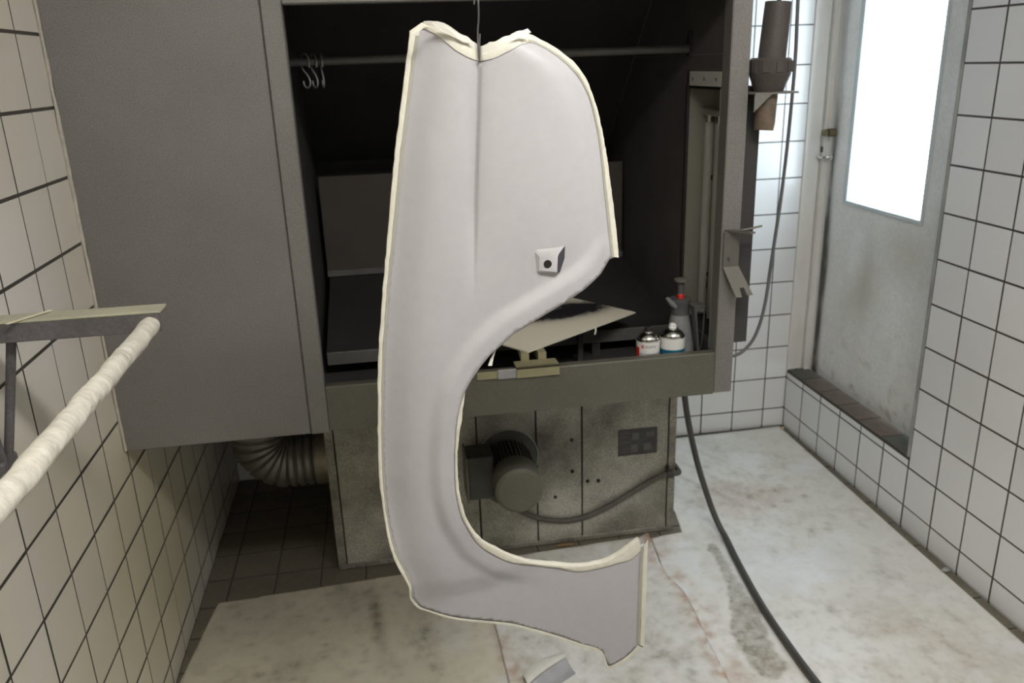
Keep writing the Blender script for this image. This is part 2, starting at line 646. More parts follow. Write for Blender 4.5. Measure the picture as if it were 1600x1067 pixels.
leaf = MB()
for a, b, c, d in ((LY0, LY1, DZ0 + 0.012, GZ0), (LY0, LY1, GZ1, DZ1 - 0.04), (LY0, GY0, GZ0, GZ1), (GY1, LY1, GZ0, GZ1)):
    n1, n2 = max(1, round((b - a) / 0.012)), max(1, round((d - c) / 0.012))
    g = [[leaf.bm.verts.new((DX, a + (b - a) * i / n1, c + (d - c) * k / n2)) for k in range(n2 + 1)] for i in range(n1 + 1)]
    for i in range(n1):
        for k in range(n2):
            leaf.bm.faces.new((g[i][k], g[i][k + 1], g[i + 1][k + 1], g[i + 1][k]))
    leaf.box(DX + 0.0005, DX + 0.04, a, b, c, d)
bmesh.ops.remove_doubles(leaf.bm, verts=leaf.bm.verts, dist=0.0001)
lf = leaf.build('door_leaf', 'door_paint', door)
ca = lf.data.color_attributes.new('stain', 'FLOAT_COLOR', 'POINT')
for i, v in enumerate(lf.data.vertices):
    y, z = v.co.y, v.co.z
    nz_ = noise.noise(Vector((0, y * 9, z * 3.2)))
    n2_ = noise.turbulence(Vector((3, y * 14, z * 14)), 4, False)
    e = abs(y - 3.166)
    black = 1.9 * math.exp(-((e + 0.012 * nz_) / 0.026) ** 2) * (0.4 + 0.6 * (1 - sstep(0.9, 1.5, z)))
    black *= 0.5 + 0.6 * abs(noise.noise(Vector((7, y * 40, z * 5))))
    foot = (1 - sstep(0.28, 0.62, z)) * max(0, n2_ - 0.28) * 1.1
    base = (1 - sstep(0.285, 0.33, z)) * 0.35
    yel = math.exp(-((y - 2.90) / 0.13) ** 2 - ((z - 0.72) / 0.22) ** 2) * 0.55 * (0.6 + nz_) + foot
    yel += math.exp(-((y - 2.62) / 0.16) ** 2 - ((z - 0.93) / 0.12) ** 2) * 0.4
    ca.data[i].color = (min(1, max(0, black + base * 0.5 + foot * 0.35)), min(1, max(0, yel)), 0, 1)
# shade of the leaf gap painted as a dark strip, frame posts and stop
MB().box(DX + 0.012, DX + 0.05, LY0 - 0.025, LY0, DZ0 + 0.004, DZ1 - 0.03).build('gap_shade_strip', 'door_dark', door)
jm = MB()
jm.box(XR - 0.001, DX - 0.022, DY1 - 0.0015, YB + 0.02, DZ0 + 0.003, DZ1, 0.002)        # far lining, flush with the back wall
jm.box(DX - 0.020, DX + 0.05, DY1 - 0.022, YB + 0.02, DZ0 + 0.003, DZ1, 0.003)
jm.box(DX + 0.004, DX + 0.05, LY1 + 0.004, DY1 - 0.02, DZ0 + 0.003, DZ1, 0.002)
jm.build('door_frame', 'frame_paint', door)
jn = MB()
jn.box(DX + 0.005, DX + 0.05, DY0, LY0 - 0.025, DZ0 + 0.003, DZ1)
jn.box(XR + 0.02, DX + 0.005, DY0 - 0.003, DY0 + 0.004, DZ0 + 0.003, DZ1)
jn.build('door_frame', 'frame_paint', door)
MB().box(XR - 0.0025, XR + 0.02, DY0 - 0.0045, DY0 + 0.008, DZ0 + 0.003, DZ1, 0.001).build('edge_trim', mat('trim_grey', (0.28, 0.28, 0.27), 0.5, var=0.7, vscale=6, col2=(0.55, 0.54, 0.5)), door)
bd = MB()
for a, b, c, d in ((GY0 - 0.012, GY0 + 0.004, GZ0 - 0.012, GZ1), (GY1 - 0.004, GY1 + 0.024, GZ0 - 0.012, GZ1),
                   (GY0, GY1, GZ0 - 0.012, GZ0 + 0.005), (GY0, GY1, GZ1 - 0.01, GZ1 + 0.01)):
    bd.box(DX - 0.006, DX + 0.012, a, b, c, d, 0.002)
bd.build('glazing_bead', 'bead_paint', door)
MB().box(DX + 0.016, DX + 0.021, GY0, GY1, GZ0, GZ1).build('glass_pane', 'window_glass', door)
lk = MB().cyl((DX + 0.001, 3.172, 1.322), (DX - 0.03, 3.172, 1.322), 0.017, 0.0165, 20)
lk.box(DX - 0.052, DX - 0.030, 3.165, 3.179, 1.309, 1.335, 0.003)
lk.build('lock_cylinder', 'brass_old', door, 40)
lt = MB()
lt.tube([(DX + 0.002, 3.176, 1.222), (DX - 0.022, 3.178, 1.222), (DX - 0.035, 3.198, 1.221), (DX - 0.035, 3.232, 1.219)], 0.0065, 10, 5)
lt.cyl((DX + 0.002, 3.176, 1.222), (DX - 0.006, 3.176, 1.222), 0.014, 0.014, 16)
lt.build('latch_handle', 'chrome', door, 50)
MB().box(DX - 0.0225, DX - 0.019, DY1 - 0.021, DY1 - 0.003, 1.238, 1.262, 0.002).build('strike_plate', 'door_dark', door)
MB().box(XR + 0.068, XR + 0.071, DY1 - 0.003, DY1 + 0.002, 1.31, 1.327).build('keeper_slot', 'door_dark', door)

# ------------------------------------------------------------------ ceiling lamp (above the camera, out of the frame)
mat_emit('lamp_diffuser', LAMP_COLOUR, LAMP_STRENGTH)
mat('lamp_white', (0.8, 0.8, 0.78), 0.4)


def ceiling_lamp(x, y, label, w=1.2, d=0.26):
    t = thing('ceiling_light', label, 'lamp', (x, y, ZC))
    MB().box(x - w / 2, x + w / 2, y - d / 2, y + d / 2, ZC - 0.05, ZC - 0.001, 0.006).build('housing', 'lamp_white', t)
    MB().box(x - w / 2 + 0.02, x + w / 2 - 0.02, y - d / 2 + 0.02, y + d / 2 - 0.02, ZC - 0.085, ZC - 0.05, 0.012).build('diffuser', 'lamp_diffuser', t)
    return t


ceiling_lamp(0.62, 0.30, 'long white tube lamp on the ceiling above the camera')

# ------------------------------------------------------------------ sheets laid on the floor
mat_attr('sheet_warm', (0.63, 0.59, 0.47), (0.20, 0.19, 0.135), (0.42, 0.22, 0.12), (0.70, 0.71, 0.71), 0.5, 0.2, 4.0, 0.12)
mat_attr('sheet_white', (0.83, 0.82, 0.77), (0.28, 0.26, 0.19), (0.46, 0.27, 0.16), (0.88, 0.90, 0.92), 0.33, 0.15, 3.5, 0.12)


def blob(x, y, cx, cy, rx, ry, ang=0.0):
    c, s = math.cos(ang), math.sin(ang)
    u, v = ((x - cx) * c + (y - cy) * s) / rx, (-(x - cx) * s + (y - cy) * c) / ry
    return math.exp(-(u * u + v * v))


RNG = random.Random(3)
SPOTS_A = [(RNG.uniform(-0.58, 0.15), RNG.uniform(1.85, 2.38), RNG.uniform(0.006, 0.02), RNG.uniform(0.006, 0.016)) for _ in range(70)]
SPOTS_C = [(RNG.uniform(0.9, 1.7), RNG.uniform(1.6, 3.1), RNG.uniform(0.008, 0.03), RNG.uniform(0.008, 0.025)) for _ in range(34)]
RUST = [(0.853, 2.464), (0.838, 2.296), (0.845, 2.22), (0.861, 2.127), (0.859, 2.028), (0.846, 1.893), (0.838, 1.715), (0.83, 1.5)]
SCRAPE = [(1.051, 2.355), (1.047, 2.25), (1.028, 2.10), (1.0, 1.98), (0.975, 1.84), (0.965, 1.76)]


def turb(x, y, sc, seed, octs=5):
    """0..1 blotchy fractal value"""
    v = noise.fractal(Vector((x * sc, y * sc, seed * 7.31)), 0.9, 2.0, octs)
    return max(0.0, min(1.0, 0.5 + 0.42 * v))


def stain_a(x, y):
    n = turb(x, y, 6, 1)
    n2 = turb(x, y, 28, 2)
    d = 0.0
    for cx, cy, rx, ry in SPOTS_A:
        if abs(x - cx) < 0.06 and abs(y - cy) < 0.06:
            d += 0.34 * blob(x, y, cx, cy, rx, ry)
    d += 0.80 * blob(x, y, -0.118, 2.20, 0.020, 0.15, 0.10) * (0.6 + 0.6 * n2) + 0.35 * blob(x, y, -0.20, 2.33, 0.045, 0.09) * (0.4 + n2)
    d += 0.40 * blob(x, y, 0.03, 2.15, 0.035, 0.24) * (0.3 + n2) + 0.45 * blob(x, y, -0.235, 2.375, 0.022, 0.05)
    d += sstep(0.52, 0.85, n) * 0.22 + sstep(0.5, 0.9, n2) * 0.18 + sstep(0.5, 0.85, turb(x, y, 60, 11, 3)) * 0.12
    g = 0.75 * math.exp(-((x - 0.236) / 0.012) ** 2) * n2
    l = sstep(0.02, 0.20, x) * 0.75 * sstep(0.3, 0.7, n)
    return d, g, l


def stain_b(x, y):
    n = turb(x, y, 7, 3)
    n2 = turb(x, y, 30, 4)
    d = sstep(0.48, 0.85, n) * 0.22 + sstep(0.5, 0.9, n2) * 0.26 + sstep(0.5, 0.85, turb(x, y, 60, 12, 3)) * 0.15 + 0.14
    d += 0.5 * blob(x, y, 0.72, 1.85, 0.14, 0.09) * n2 + 0.45 * blob(x, y, 0.28, 1.95, 0.05, 0.2) * n2
    dr = seg_dist(x, y, RUST)
    g = 1.0 * math.exp(-(dr / 0.030) ** 2) * sstep(0.2, 0.7, n2) + 0.55 * math.exp(-((x - 0.258) / 0.022) ** 2) * n2
    g += 0.4 * blob(x, y, 0.32, 1.87, 0.07, 0.05) * n2
    return d, g, 0.4 * sstep(0.5, 0.75, turb(x, y, 9, 8))


def stain_c(x, y):
    n = turb(x, y, 5, 5)
    n2 = turb(x, y, 20, 6)
    n3 = turb(x, y, 55, 7, 3)
    d = sstep(0.5, 0.85, n) * 0.12 + sstep(0.5, 0.9, n2) * 0.17 + sstep(0.5, 0.85, n3) * 0.16
    ds = seg_dist(x, y, SCRAPE)
    wid = 0.015 + 0.030 * sstep(2.25, 1.85, y)
    wid *= 0.75 + 0.9 * n2
    d += 0.75 * (1 - sstep(wid * 0.8, wid * 1.1, ds)) * (0.55 + 0.7 * n3)
    for cx, cy, rx, ry in SPOTS_C:
        if abs(x - cx) < 0.09 and abs(y - cy) < 0.09:
            d += 0.35 * blob(x, y, cx, cy, rx, ry) * (0.2 + n3)
    brown = blob(x, y, 1.36, 2.62, 0.24, 0.26) + 0.8 * blob(x, y, 1.35, 1.75, 0.30, 0.22) + 0.5 * blob(x, y, 1.0, 1.72, 0.15, 0.15)
    d += 0.30 * brown * sstep(0.40, 0.85, 0.5 * n2 + 0.5 * n3)
    d += 0.55 * blob(x, y, 1.52, 2.07, 0.06, 0.04) * (0.2 + n3) + 0.7 * blob(x, y, 1.24, 2.25, 0.022, 0.05) * (0.3 + n3)
    w = noise.noise(Vector(((x * 0.85 + y * 0.5) * 30, (y - x) * 1.2, 5)))
    d += 0.6 * max(0, w) * blob(x, y, 1.20, 2.85, 0.18, 0.35)
    g = 0.42 * brown * sstep(0.3, 0.75, n) * (0.4 + 0.6 * n2)
    g += 0.7 * math.exp(-(seg_dist(x, y, RUST) / 0.05) ** 2) * sstep(0.35, 0.75, n2)
    l = 0.9 * blob(x, y, 1.27, 2.20, 0.20, 0.15) * sstep(0.25, 0.6, n) + 0.5 * sstep(0.55, 0.75, turb(x, y, 8, 9)) * (1 - 0.6 * min(1, brown))
    return d, g, l


def sheet(name, outline, z0, material, fn, label, th=0.0016, lift=None, step=0.011):
    xs = [p[0] for p in outline]; ys_ = [p[1] for p in outline]
    # dense boundary + interior grid, triangulated
    bnd = []
    for (ax, ay), (bx, by) in zip(outline, outline[1:] + outline[:1]):
        n = max(1, int(math.hypot(bx - ax, by - ay) / 0.025))
        bnd += [Vector((ax + (bx - ax) * k / n, ay + (by - ay) * k / n)) for k in range(n)]
    nb = len(bnd)
    pts = list(bnd)
    nx, ny = int((max(xs) - min(xs)) / step), int((max(ys_) - min(ys_)) / step)
    for i in range(1, nx):
        for j in range(1, ny):
            pts.append(Vector((min(xs) + step * (i + 0.5 * (j % 2)), min(ys_) + step * j)))
    res = geometry.delaunay_2d_cdt(pts, [], [list(range(nb))], 1, 1e-5)
    vs_, fs = res[0], res[2]
    top = [(v.x, v.y, z0 + th + (lift(v.x, v.y) if lift else 0)) for v in vs_]
    me = bpy.data.meshes.new(name)
    me.from_pydata(top, [], [tuple(f) for f in fs])
    me.polygons.foreach_set('use_smooth', [True] * len(me.polygons))
    caa = me.color_attributes.new('stain', 'FLOAT_COLOR', 'POINT')
    for i, v in enumerate(vs_):
        d, g, l = fn(v.x, v.y)
        caa.data[i].color = (min(1, max(0, d)), min(1, max(0, g)), min(1, max(0, l)), 1)
    o = link(name, me, material)
    sm = o.modifiers.new('thickness', 'SOLIDIFY')
    sm.thickness = th
    sm.offset = -1 if me.polygons[0].normal.z > 0 else 1
    tag(o, label, 'floor sheet', 'protective sheets on the floor')
    return o


sheet('floor_sheet', [(-0.625, 2.379), (-0.72 + 0.05, 2.02), (-0.66, 1.1), (0.252, 1.1), (0.246, 1.95), (0.240, 2.43)], 0.0006,
      'sheet_warm', stain_a, 'stained beige floor sheet on the left beside the tiled wall')
sheet('floor_sheet', [(0.86, 2.45), (0.98, 2.462), (1.005, 2.60), (1.00, 3.2), (1.735, 3.222), (1.725, 2.3), (1.722, 1.1), (0.80, 1.1), (0.81, 2.0)], 0.0006,
      'sheet_white', stain_c, 'large scuffed white floor sheet on the right along the door wall')
sheet('floor_sheet', [(0.236, 2.432), (0.55, 2.448), (0.853, 2.464), (0.838, 2.296), (0.841, 2.22), (0.862, 2.127), (0.860, 2.028), (0.847, 1.893), (0.838, 1.715), (0.83, 1.1), (0.250, 1.1), (0.243, 1.95)],
      0.0030, 'sheet_white', stain_b, 'grey scuffed floor sheet in the middle with a rusty curled edge',
      lift=lambda x, y: 0.012 * math.exp(-((x - 0.85) / 0.02) ** 2) * sstep(2.25, 2.42, y) + 0.002 * math.exp(-((x - 0.25) / 0.015) ** 2))

# ------------------------------------------------------------------ spray booth
mat('booth_steel', (0.225, 0.212, 0.20), 0.5, metal=0.25, var=0.45, vscale=3.2, col2=(0.165, 0.158, 0.14), speck=0.25, sscale=420, bump=0.10, bscale=500, rvar=0.1, fleck=0.55)
mat('booth_apron', (0.15, 0.143, 0.115), 0.48, metal=0.3, var=0.5, vscale=4, col2=(0.10, 0.097, 0.08), speck=0.16, sscale=420, bump=0.1, bscale=500)
mat('booth_frame', (0.225, 0.215, 0.20), 0.46, metal=0.3, var=0.35, vscale=4, col2=(0.165, 0.157, 0.138), speck=0.18, sscale=420, bump=0.10, bscale=500, fleck=0.4)
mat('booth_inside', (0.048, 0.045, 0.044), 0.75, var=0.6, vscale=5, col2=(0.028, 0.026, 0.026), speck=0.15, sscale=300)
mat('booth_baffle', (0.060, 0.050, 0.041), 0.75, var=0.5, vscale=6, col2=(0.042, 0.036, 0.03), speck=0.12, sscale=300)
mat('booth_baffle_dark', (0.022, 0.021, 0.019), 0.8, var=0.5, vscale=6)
mat('lip_steel', (0.15, 0.145, 0.13), 0.5, metal=0.3, var=0.4, vscale=12)
mat('seal', (0.5, 0.47, 0.4), 0.7, var=0.5, vscale=40)
mat('black_rubber', (0.022, 0.022, 0.024), 0.55, var=0.4, vscale=30, col2=(0.04, 0.038, 0.035))
mat('white_enamel', (0.50, 0.495, 0.46), 0.4, var=0.5, vscale=10, col2=(0.38, 0.37, 0.32))
mat('tube_white', (0.82, 0.82, 0.82), 0.35, var=0.3, vscale=8, col2=(0.55, 0.55, 0.52))
mat_glass('box_glass', (0.88, 0.88, 0.85), 0.06, 0.1)

booth = thing('spray_booth', 'grey steel paint spray booth with an open dark front', 'spray booth', (0.12, 2.5, 0.741))
YF0 = 1.988
MB().box(-0.676, -0.2235, YF0, 3.20, 0.741, 2.30, 0.003).build('side_chamber', 'booth_steel', booth)
sl_ = MB()
path = [(XL + 0.004, YF0 - 0.0015 + random.uniform(-0.0015, 0.0015), 0.745 + 0.028 * i) for i in range(40)]
sl_.tube(path, 0.0042, 6, 1, wob=0.002)
sl_.build('sealant_bead', 'seal', booth, 60)
pm = MB().box(-0.2222, -0.177, YF0 - 0.004, 2.03, 0.741, 2.30, 0.0025)
pm.build('post', 'booth_frame', booth)
pm = MB().box(0.867, 0.918, YF0 - 0.003, 2.035, 0.748, 2.30, 0.0025)
pm.build('post', 'booth_frame', booth)
MB().box(-0.177, 0.867, YF0 - 0.003, 2.03, 1.767, 2.30, 0.003).build('header', 'booth_frame', booth)
MB().box(-0.177, 0.867, YF0 - 0.003, 2.014, 0.745, 0.868, 0.004, seg=2).build('apron', 'booth_apron', booth)
m = MB()
m.box(-0.222, -0.215, 2.03, 3.19, 0.742, 2.29)
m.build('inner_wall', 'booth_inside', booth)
# right inner wall with the lamp window
WY0, WY1, WZ0, WZ1 = 2.030, 2.282, 0.885, 1.556
m = MB()
m.box(0.874, 0.882, 2.035, 3.19, WZ1, 2.29)
m.box(0.874, 0.882, 2.035, 3.19, 0.742, WZ0)
m.box(0.874, 0.882, WY1, 3.19, WZ0, WZ1)
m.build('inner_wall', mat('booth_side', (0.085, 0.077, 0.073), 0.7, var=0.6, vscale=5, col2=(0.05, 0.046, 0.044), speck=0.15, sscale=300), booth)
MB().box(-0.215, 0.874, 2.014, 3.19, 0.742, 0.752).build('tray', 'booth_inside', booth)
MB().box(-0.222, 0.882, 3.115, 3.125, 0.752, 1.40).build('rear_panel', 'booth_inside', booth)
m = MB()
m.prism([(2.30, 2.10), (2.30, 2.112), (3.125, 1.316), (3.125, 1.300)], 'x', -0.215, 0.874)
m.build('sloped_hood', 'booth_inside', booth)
MB().prism([(2.30, 2.094), (2.30, 2.099), (3.11, 1.312), (3.11, 1.307)], 'x', 0.8705, 0.874).build('hood_seam', 'lip_steel', booth)
MB().box(-0.222, 0.882, 2.03, 3.19, 2.28, 2.30).build('roof', 'booth_steel', booth)
# baffles
m = MB().box(-0.200, 0.862, 2.856, 2.866, 0.965, 1.288, 0.002)
b1 = m.build('baffle', 'booth_baffle', booth)
MB().box(-0.200, 0.862, 2.842, 2.858, 0.945, 0.967, 0.002).build('fold', 'lip_steel', b1)
m = MB().prism([(2.362, 0.832), (2.362, 0.824), (2.85, 0.935), (2.85, 0.943)], 'x', -0.193, 0.873)
b2 = m.build('baffle', 'booth_baffle_dark', booth)
MB().box(-0.193, 0.873, 2.354, 2.362, 0.793, 0.832, 0.0015).build('fold', 'lip_steel', b2)
MB().box(0.62, 0.645, 2.36, 2.40, 0.752, 0.826).build('support_foot', 'booth_inside', b2)
# lamp box on the right side
lb = MB()
lb.box(0.966, 0.975, 2.036, 2.52, 0.875, 1.555)
lb.box(0.919, 0.975, 2.030, 2.036, 0.875, 1.555, 0.001)
lb.box(0.882, 0.966, 2.512, 2.52, 0.875, 1.555)
lb.box(0.882, 0.966, 2.036, 2.512, 0.875, 0.882)
lb.box(0.882, 0.966, 2.036, 2.512, 1.548, 1.555)
lamp_box = lb.build('lamp_box', 'booth_inside', booth)
li = MB()
li.box(0.958, 0.965, 2.04, 2.505, 0.884, 1.546)
li.box(0.884, 0.958, 2.495, 2.505, 0.884, 1.546)
li.box(0.8825, 0.958, 2.283, 2.30, 0.884, 1.546)
li.build('reflector', 'white_enamel', lamp_box)
for y in (2.262, 2.190):
    tb = MB().cyl((0.936, y, 0.90), (0.936, y, 1.455), 0.0135, seg=18).build('fluorescent_tube', 'tube_white', lamp_box, 50)
    MB().cyl((0.936, y, 1.455), (0.936, y, 1.475), 0.0132, seg=16).build('end_cap', 'chrome', lamp_box, 50)
MB().box(0.915, 0.957, 2.135, 2.285, 1.475, 1.492, 0.003).build('lamp_holder', 'white_enamel', lamp_box)
for z in (1.30, 1.02, 0.985):
    MB().box(0.925, 0.94, 2.2, 2.215, z, z + 0.014, 0.002).build('tube_clip', 'booth_inside', lamp_box)
MB().box(0.877, 0.879, WY0, WY1, WZ0, WZ1).build('window_pane', 'box_glass', lamp_box)
wp = MB().box(0.8705, 0.874, 2.045, 2.262, 1.556, 1.593, 0.001).build('cover_plate', 'white_enamel', booth)
for y in (2.075, 2.155, 2.235):
    MB().cyl((0.8708, y, 1.574), (0.8688, y, 1.574), 0.004, seg=10).build('screw', 'lip_steel', wp)
for a, b in ((2.262, 2.285), (2.026, 2.045)):
    MB().box(0.8722, 0.874, a, b, 1.556, 1.596).build('gasket', 'black_rubber', booth)
MB().box(0.871, 0.874, 2.272, 2.286, 0.86, 1.556).build('gasket', 'black_rubber', booth)
MB().box(0.8715, 0.8745, 2.040, 2.048, 0.86, 1.552).build('window_trim', 'white_enamel', booth)
MB().box(0.8735, 0.8745, 2.035, 3.1, 1.634, 1.637).build('wall_seam', 'lip_steel', booth)
# rod bracket
MB().box(0.8665, 0.8738, 2.255, 2.285, 1.632, 1.70, 0.001).build('rod_bracket', 'booth_baffle_dark', booth)
MB().box(-0.2148, -0.2075, 2.255, 2.285, 1.632, 1.70, 0.001).build('rod_bracket', 'booth_baffle_dark', booth)
MB().cyl((-0.2074, 2.27, 1.650), (0.8664, 2.27, 1.652), 0.011, seg=16).build('hanging_rod', 'lip_steel', booth, 50)

# hooks on the rod
mat('hook_wire', (0.30, 0.29, 0.28), 0.5, metal=0.5)
for k, (x, yaw, lab) in enumerate(((-0.160, 0.75, 'bent wire hook on the booth rod, nearest the left post'),
                                   (-0.139, 0.55, 'bent wire hook on the booth rod, middle of three'),
                                   (-0.119, 0.2, 'bent wire hook on the booth rod, farthest from the left post'))):
    d = Vector((math.sin(yaw), -math.cos(yaw), 0))
    o = Vector((x, 2.27, 0))
    prof = [(0.015, 1.636), (0.0165, 1.652), (0.009, 1.6655), (-0.003, 1.6685), (-0.0145, 1.661), (-0.0165, 1.645), (-0.009, 1.630), (0.004, 1.618),
            (0.013, 1.605), (0.011, 1.592), (0.0, 1.586), (-0.011, 1.592), (-0.013, 1.603)]
    hk = MB().tube([o + d * a + Vector((0, 0, z)) for a, z in prof], 0.0025, 8, 4)
    tag(hk.build('wire_hook', 'hook_wire', None, 60), lab, 'hook', 'hooks on the booth rod')

# fork bracket on the right post
mat('bare_plate', (0.16, 0.152, 0.13), 0.5, metal=0.4, var=0.5, vscale=18, col2=(0.12, 0.113, 0.095))
fb = thing('fork_bracket', 'bent grey metal plate with a notched fork end on the right booth post', 'bracket', (0.895, 1.984, 1.1))
pl = MB()
pl.box(0.8715, 0.9155, 1.9795, 1.9848, 1.106, 1.200, 0.001)
pl.build('back_plate', 'bare_plate', fb)
fk = MB()
A, B_ = Vector((0.8715, 1.9815, 1.108)), Vector((0.9155, 1.9815, 1.108))
dn, rt = Vector((0.014, -0.040, -0.068)), Vector((1, 0, 0))
outl = [A, B_, B_ + dn * 1.05 + rt * 0.012, B_ + dn * 1.05 - rt * 0.004, B_ + dn * 0.78 - rt * 0.006,
        A + dn * 0.78 + rt * 0.026, A + dn * 1.1 + rt * 0.024, A + dn * 1.1 + rt * 0.008]
nrm = (B_ - A).cross(dn).normalized() * 0.003
fa = [fk.bm.verts.new(p) for p in outl]
fbk = [fk.bm.verts.new(p + nrm) for p in outl]
fk.bm.faces.new(fa); fk.bm.faces.new(list(reversed(fbk)))
for i in range(len(outl)):
    j = (i + 1) % len(outl)
    fk.bm.faces.new((fa[j], fa[i], fbk[i], fbk[j]))
fk.build('fork', 'bare_plate', fb)
MB().cyl((0.888, 1.9797, 1.128), (0.888, 1.974, 1.128), 0.004, seg=10).build('screw', 'lip_steel', fb)
sh = MB()
sh.prism([(0.874, 1.9848), (0.912, 1.9848), (0.936, 1.935), (0.918, 1.925)], 'z', 1.200, 1.204)
sh.tube([(0.910, 1.957, 1.206), (0.93, 1.952, 1.210), (0.958, 1.946, 1.216)], 0.0028, 8, 4)
sh.build('rest_hook', 'bare_plate', fb)

# drain pipe holder at the right of the booth
mat('pvc_brown', (0.075, 0.064, 0.058), 0.5, var=0.45, vscale=22, col2=(0.05, 0.043, 0.039), speck=0.1)
mat('pvc_tan', (0.20, 0.145, 0.095), 0.5, var=0.8, vscale=24, col2=(0.075, 0.06, 0.048))
PY = 1.993
pp = thing('pipe_holder', 'brown plastic pipe funnel standing in a bracket beside the right booth post', 'pipe', (0.973, PY, 1.54))
MB().box(0.9185, 1.032, PY - 0.045, PY + 0.030, 1.538, 1.543, 0.001).build('bracket_shelf', 'booth_frame', pp)
MB().prism([(0.9185, 1.538), (0.962, 1.538), (0.9185, 1.497)], 'y', PY - 0.044, PY - 0.040).build('bracket_gusset', 'booth_frame', pp)
cz = (0.974, PY, 1.5435)
MB().lathe(cz, (0.9755, PY, 1.622), [(0, 0.0355), (0.48, 0.0495), (0.52, 0.0505), (0.93, 0.0515), (1.0, 0.047)], 28).build('collar', 'pvc_brown', pp, 35)
for k in range(10):
    w = 2 * math.pi * k / 10 + 0.3
    cx, cy = 0.975 + 0.0515 * math.cos(w), PY + 0.0515 * math.sin(w)
    MB().box(cx - 0.002, cx + 0.002, cy - 0.008, cy + 0.008, 1.588, 1.614, 0.0008, Matrix.Rotation(w, 3, 'Z')).build('collar_rib', 'pvc_brown', pp)
MB().lathe((0.977, PY, 1.616), (0.9855, PY, 1.749), [(0, 0.0335), (0.1, 0.0335), (1.0, 0.0320), (1.0, 0.0285), (0.1, 0.0285)], 26, cap=False).build('upper_pipe', 'pvc_brown', pp, 40)
MB().lathe((0.973, PY, 1.537), (0.966, PY - 0.004, 1.450), [(0, 0.0245), (0.8, 0.0258), (1.0, 0.0235)], 24).build('lower_pipe', 'pvc_tan', pp, 40)

# ------------------------------------------------------------------ fan cabinet below
mat('galv', (0.43, 0.41, 0.355), 0.48, metal=0.3, var=1.0, vscale=3.2, col2=(0.10, 0.092, 0.072), speck=0.25, sscale=150, bump=0.06, bscale=90)
mat('galv_edge', (0.32, 0.30, 0.255), 0.5, metal=0.3, var=0.8, vscale=8, col2=(0.07, 0.063, 0.05), speck=0.25, sscale=150)
mat('seam_dark', (0.03, 0.028, 0.024), 0.8)
mat('motor_grey', (0.13, 0.125, 0.092), 0.55, var=0.5, vscale=10, col2=(0.09, 0.086, 0.065), speck=0.1)
mat('motor_dark', (0.042, 0.042, 0.035), 0.55, var=0.5, vscale=14)
cab = thing('fan_cabinet', 'grimy galvanised fan cabinet under the spray booth', 'cabinet', (0.356, 2.85, 0))
MB().box(-0.238, 0.951, 2.494, 3.20, 0.003, 0.739).build('body', 'seam_dark', cab)
edges = [-0.213, 0.2545, 0.4565, 0.6165, 0.9275]
for a, b in zip(edges, edges[1:]):
    MB().box(a + 0.0025, b - 0.0025, 2.486, 2.494, 0.010, 0.738, 0.0015).build('front_panel', 'galv', cab)
for a, b in ((-0.242, -0.2145), (0.929, 0.955)):
    MB().box(a, b, 2.484, 2.515, 0.001, 0.738, 0.002).build('corner_post', 'galv_edge', cab)
MB().box(-0.215, 0.93, 2.483, 2.4865, 0.004, 0.022, 0.001).build('plinth_strip', 'galv_edge', cab)
MB().box(0.951, 0.955, 2.515, 3.19, 0.004, 0.738).build('side_panel', 'galv', cab)
MB().box(-0.242, -0.238, 2.515, 3.19, 0.004, 0.738).build('side_panel', 'galv', cab)
for x, z in ((0.581, 0.402), (0.582, 0.282), (0.520, 0.190), (0.636, 0.238), (0.675, 0.235)):
    MB().lathe((x, 2.4865, z), (x, 2.480, z), [(0, 0.0068), (0.6, 0.006), (1, 0.003)], 10).build('bolt', 'seam_dark', cab, 50)
np_ = MB().box(0.745, 0.886, 2.4842, 2.4862, 0.321, 0.421, 0.0006).build('name_plate', mat('plate_dark', (0.052, 0.05, 0.052), 0.45, var=0.6, vscale=40, col2=(0.08, 0.075, 0.075)), cab)
mat('plate_patch', (0.135, 0.128, 0.115), 0.5, var=0.5, vscale=60)
for x, z, w, h in ((0.795, 0.380, 0.024, 0.026), (0.791, 0.333, 0.024, 0.028), (0.838, 0.336, 0.026, 0.026)):
    MB().box(x, x + w, 2.4836, 2.4843, z, z + h).build('plate_field', 'plate_patch', np_)
mat('plate_print', (0.10, 0.095, 0.092), 0.5)
for x, z, w, h in ((0.752, 0.405, 0.035, 0.004), (0.752, 0.392, 0.03, 0.004), (0.752, 0.37, 0.036, 0.004), (0.845, 0.388, 0.03, 0.018), (0.755, 0.345, 0.03, 0.004), (0.755, 0.333, 0.028, 0.004)):
    MB().box(x, x + w, 2.4838, 2.4843, z, z + h).build('plate_field', 'plate_print', np_)
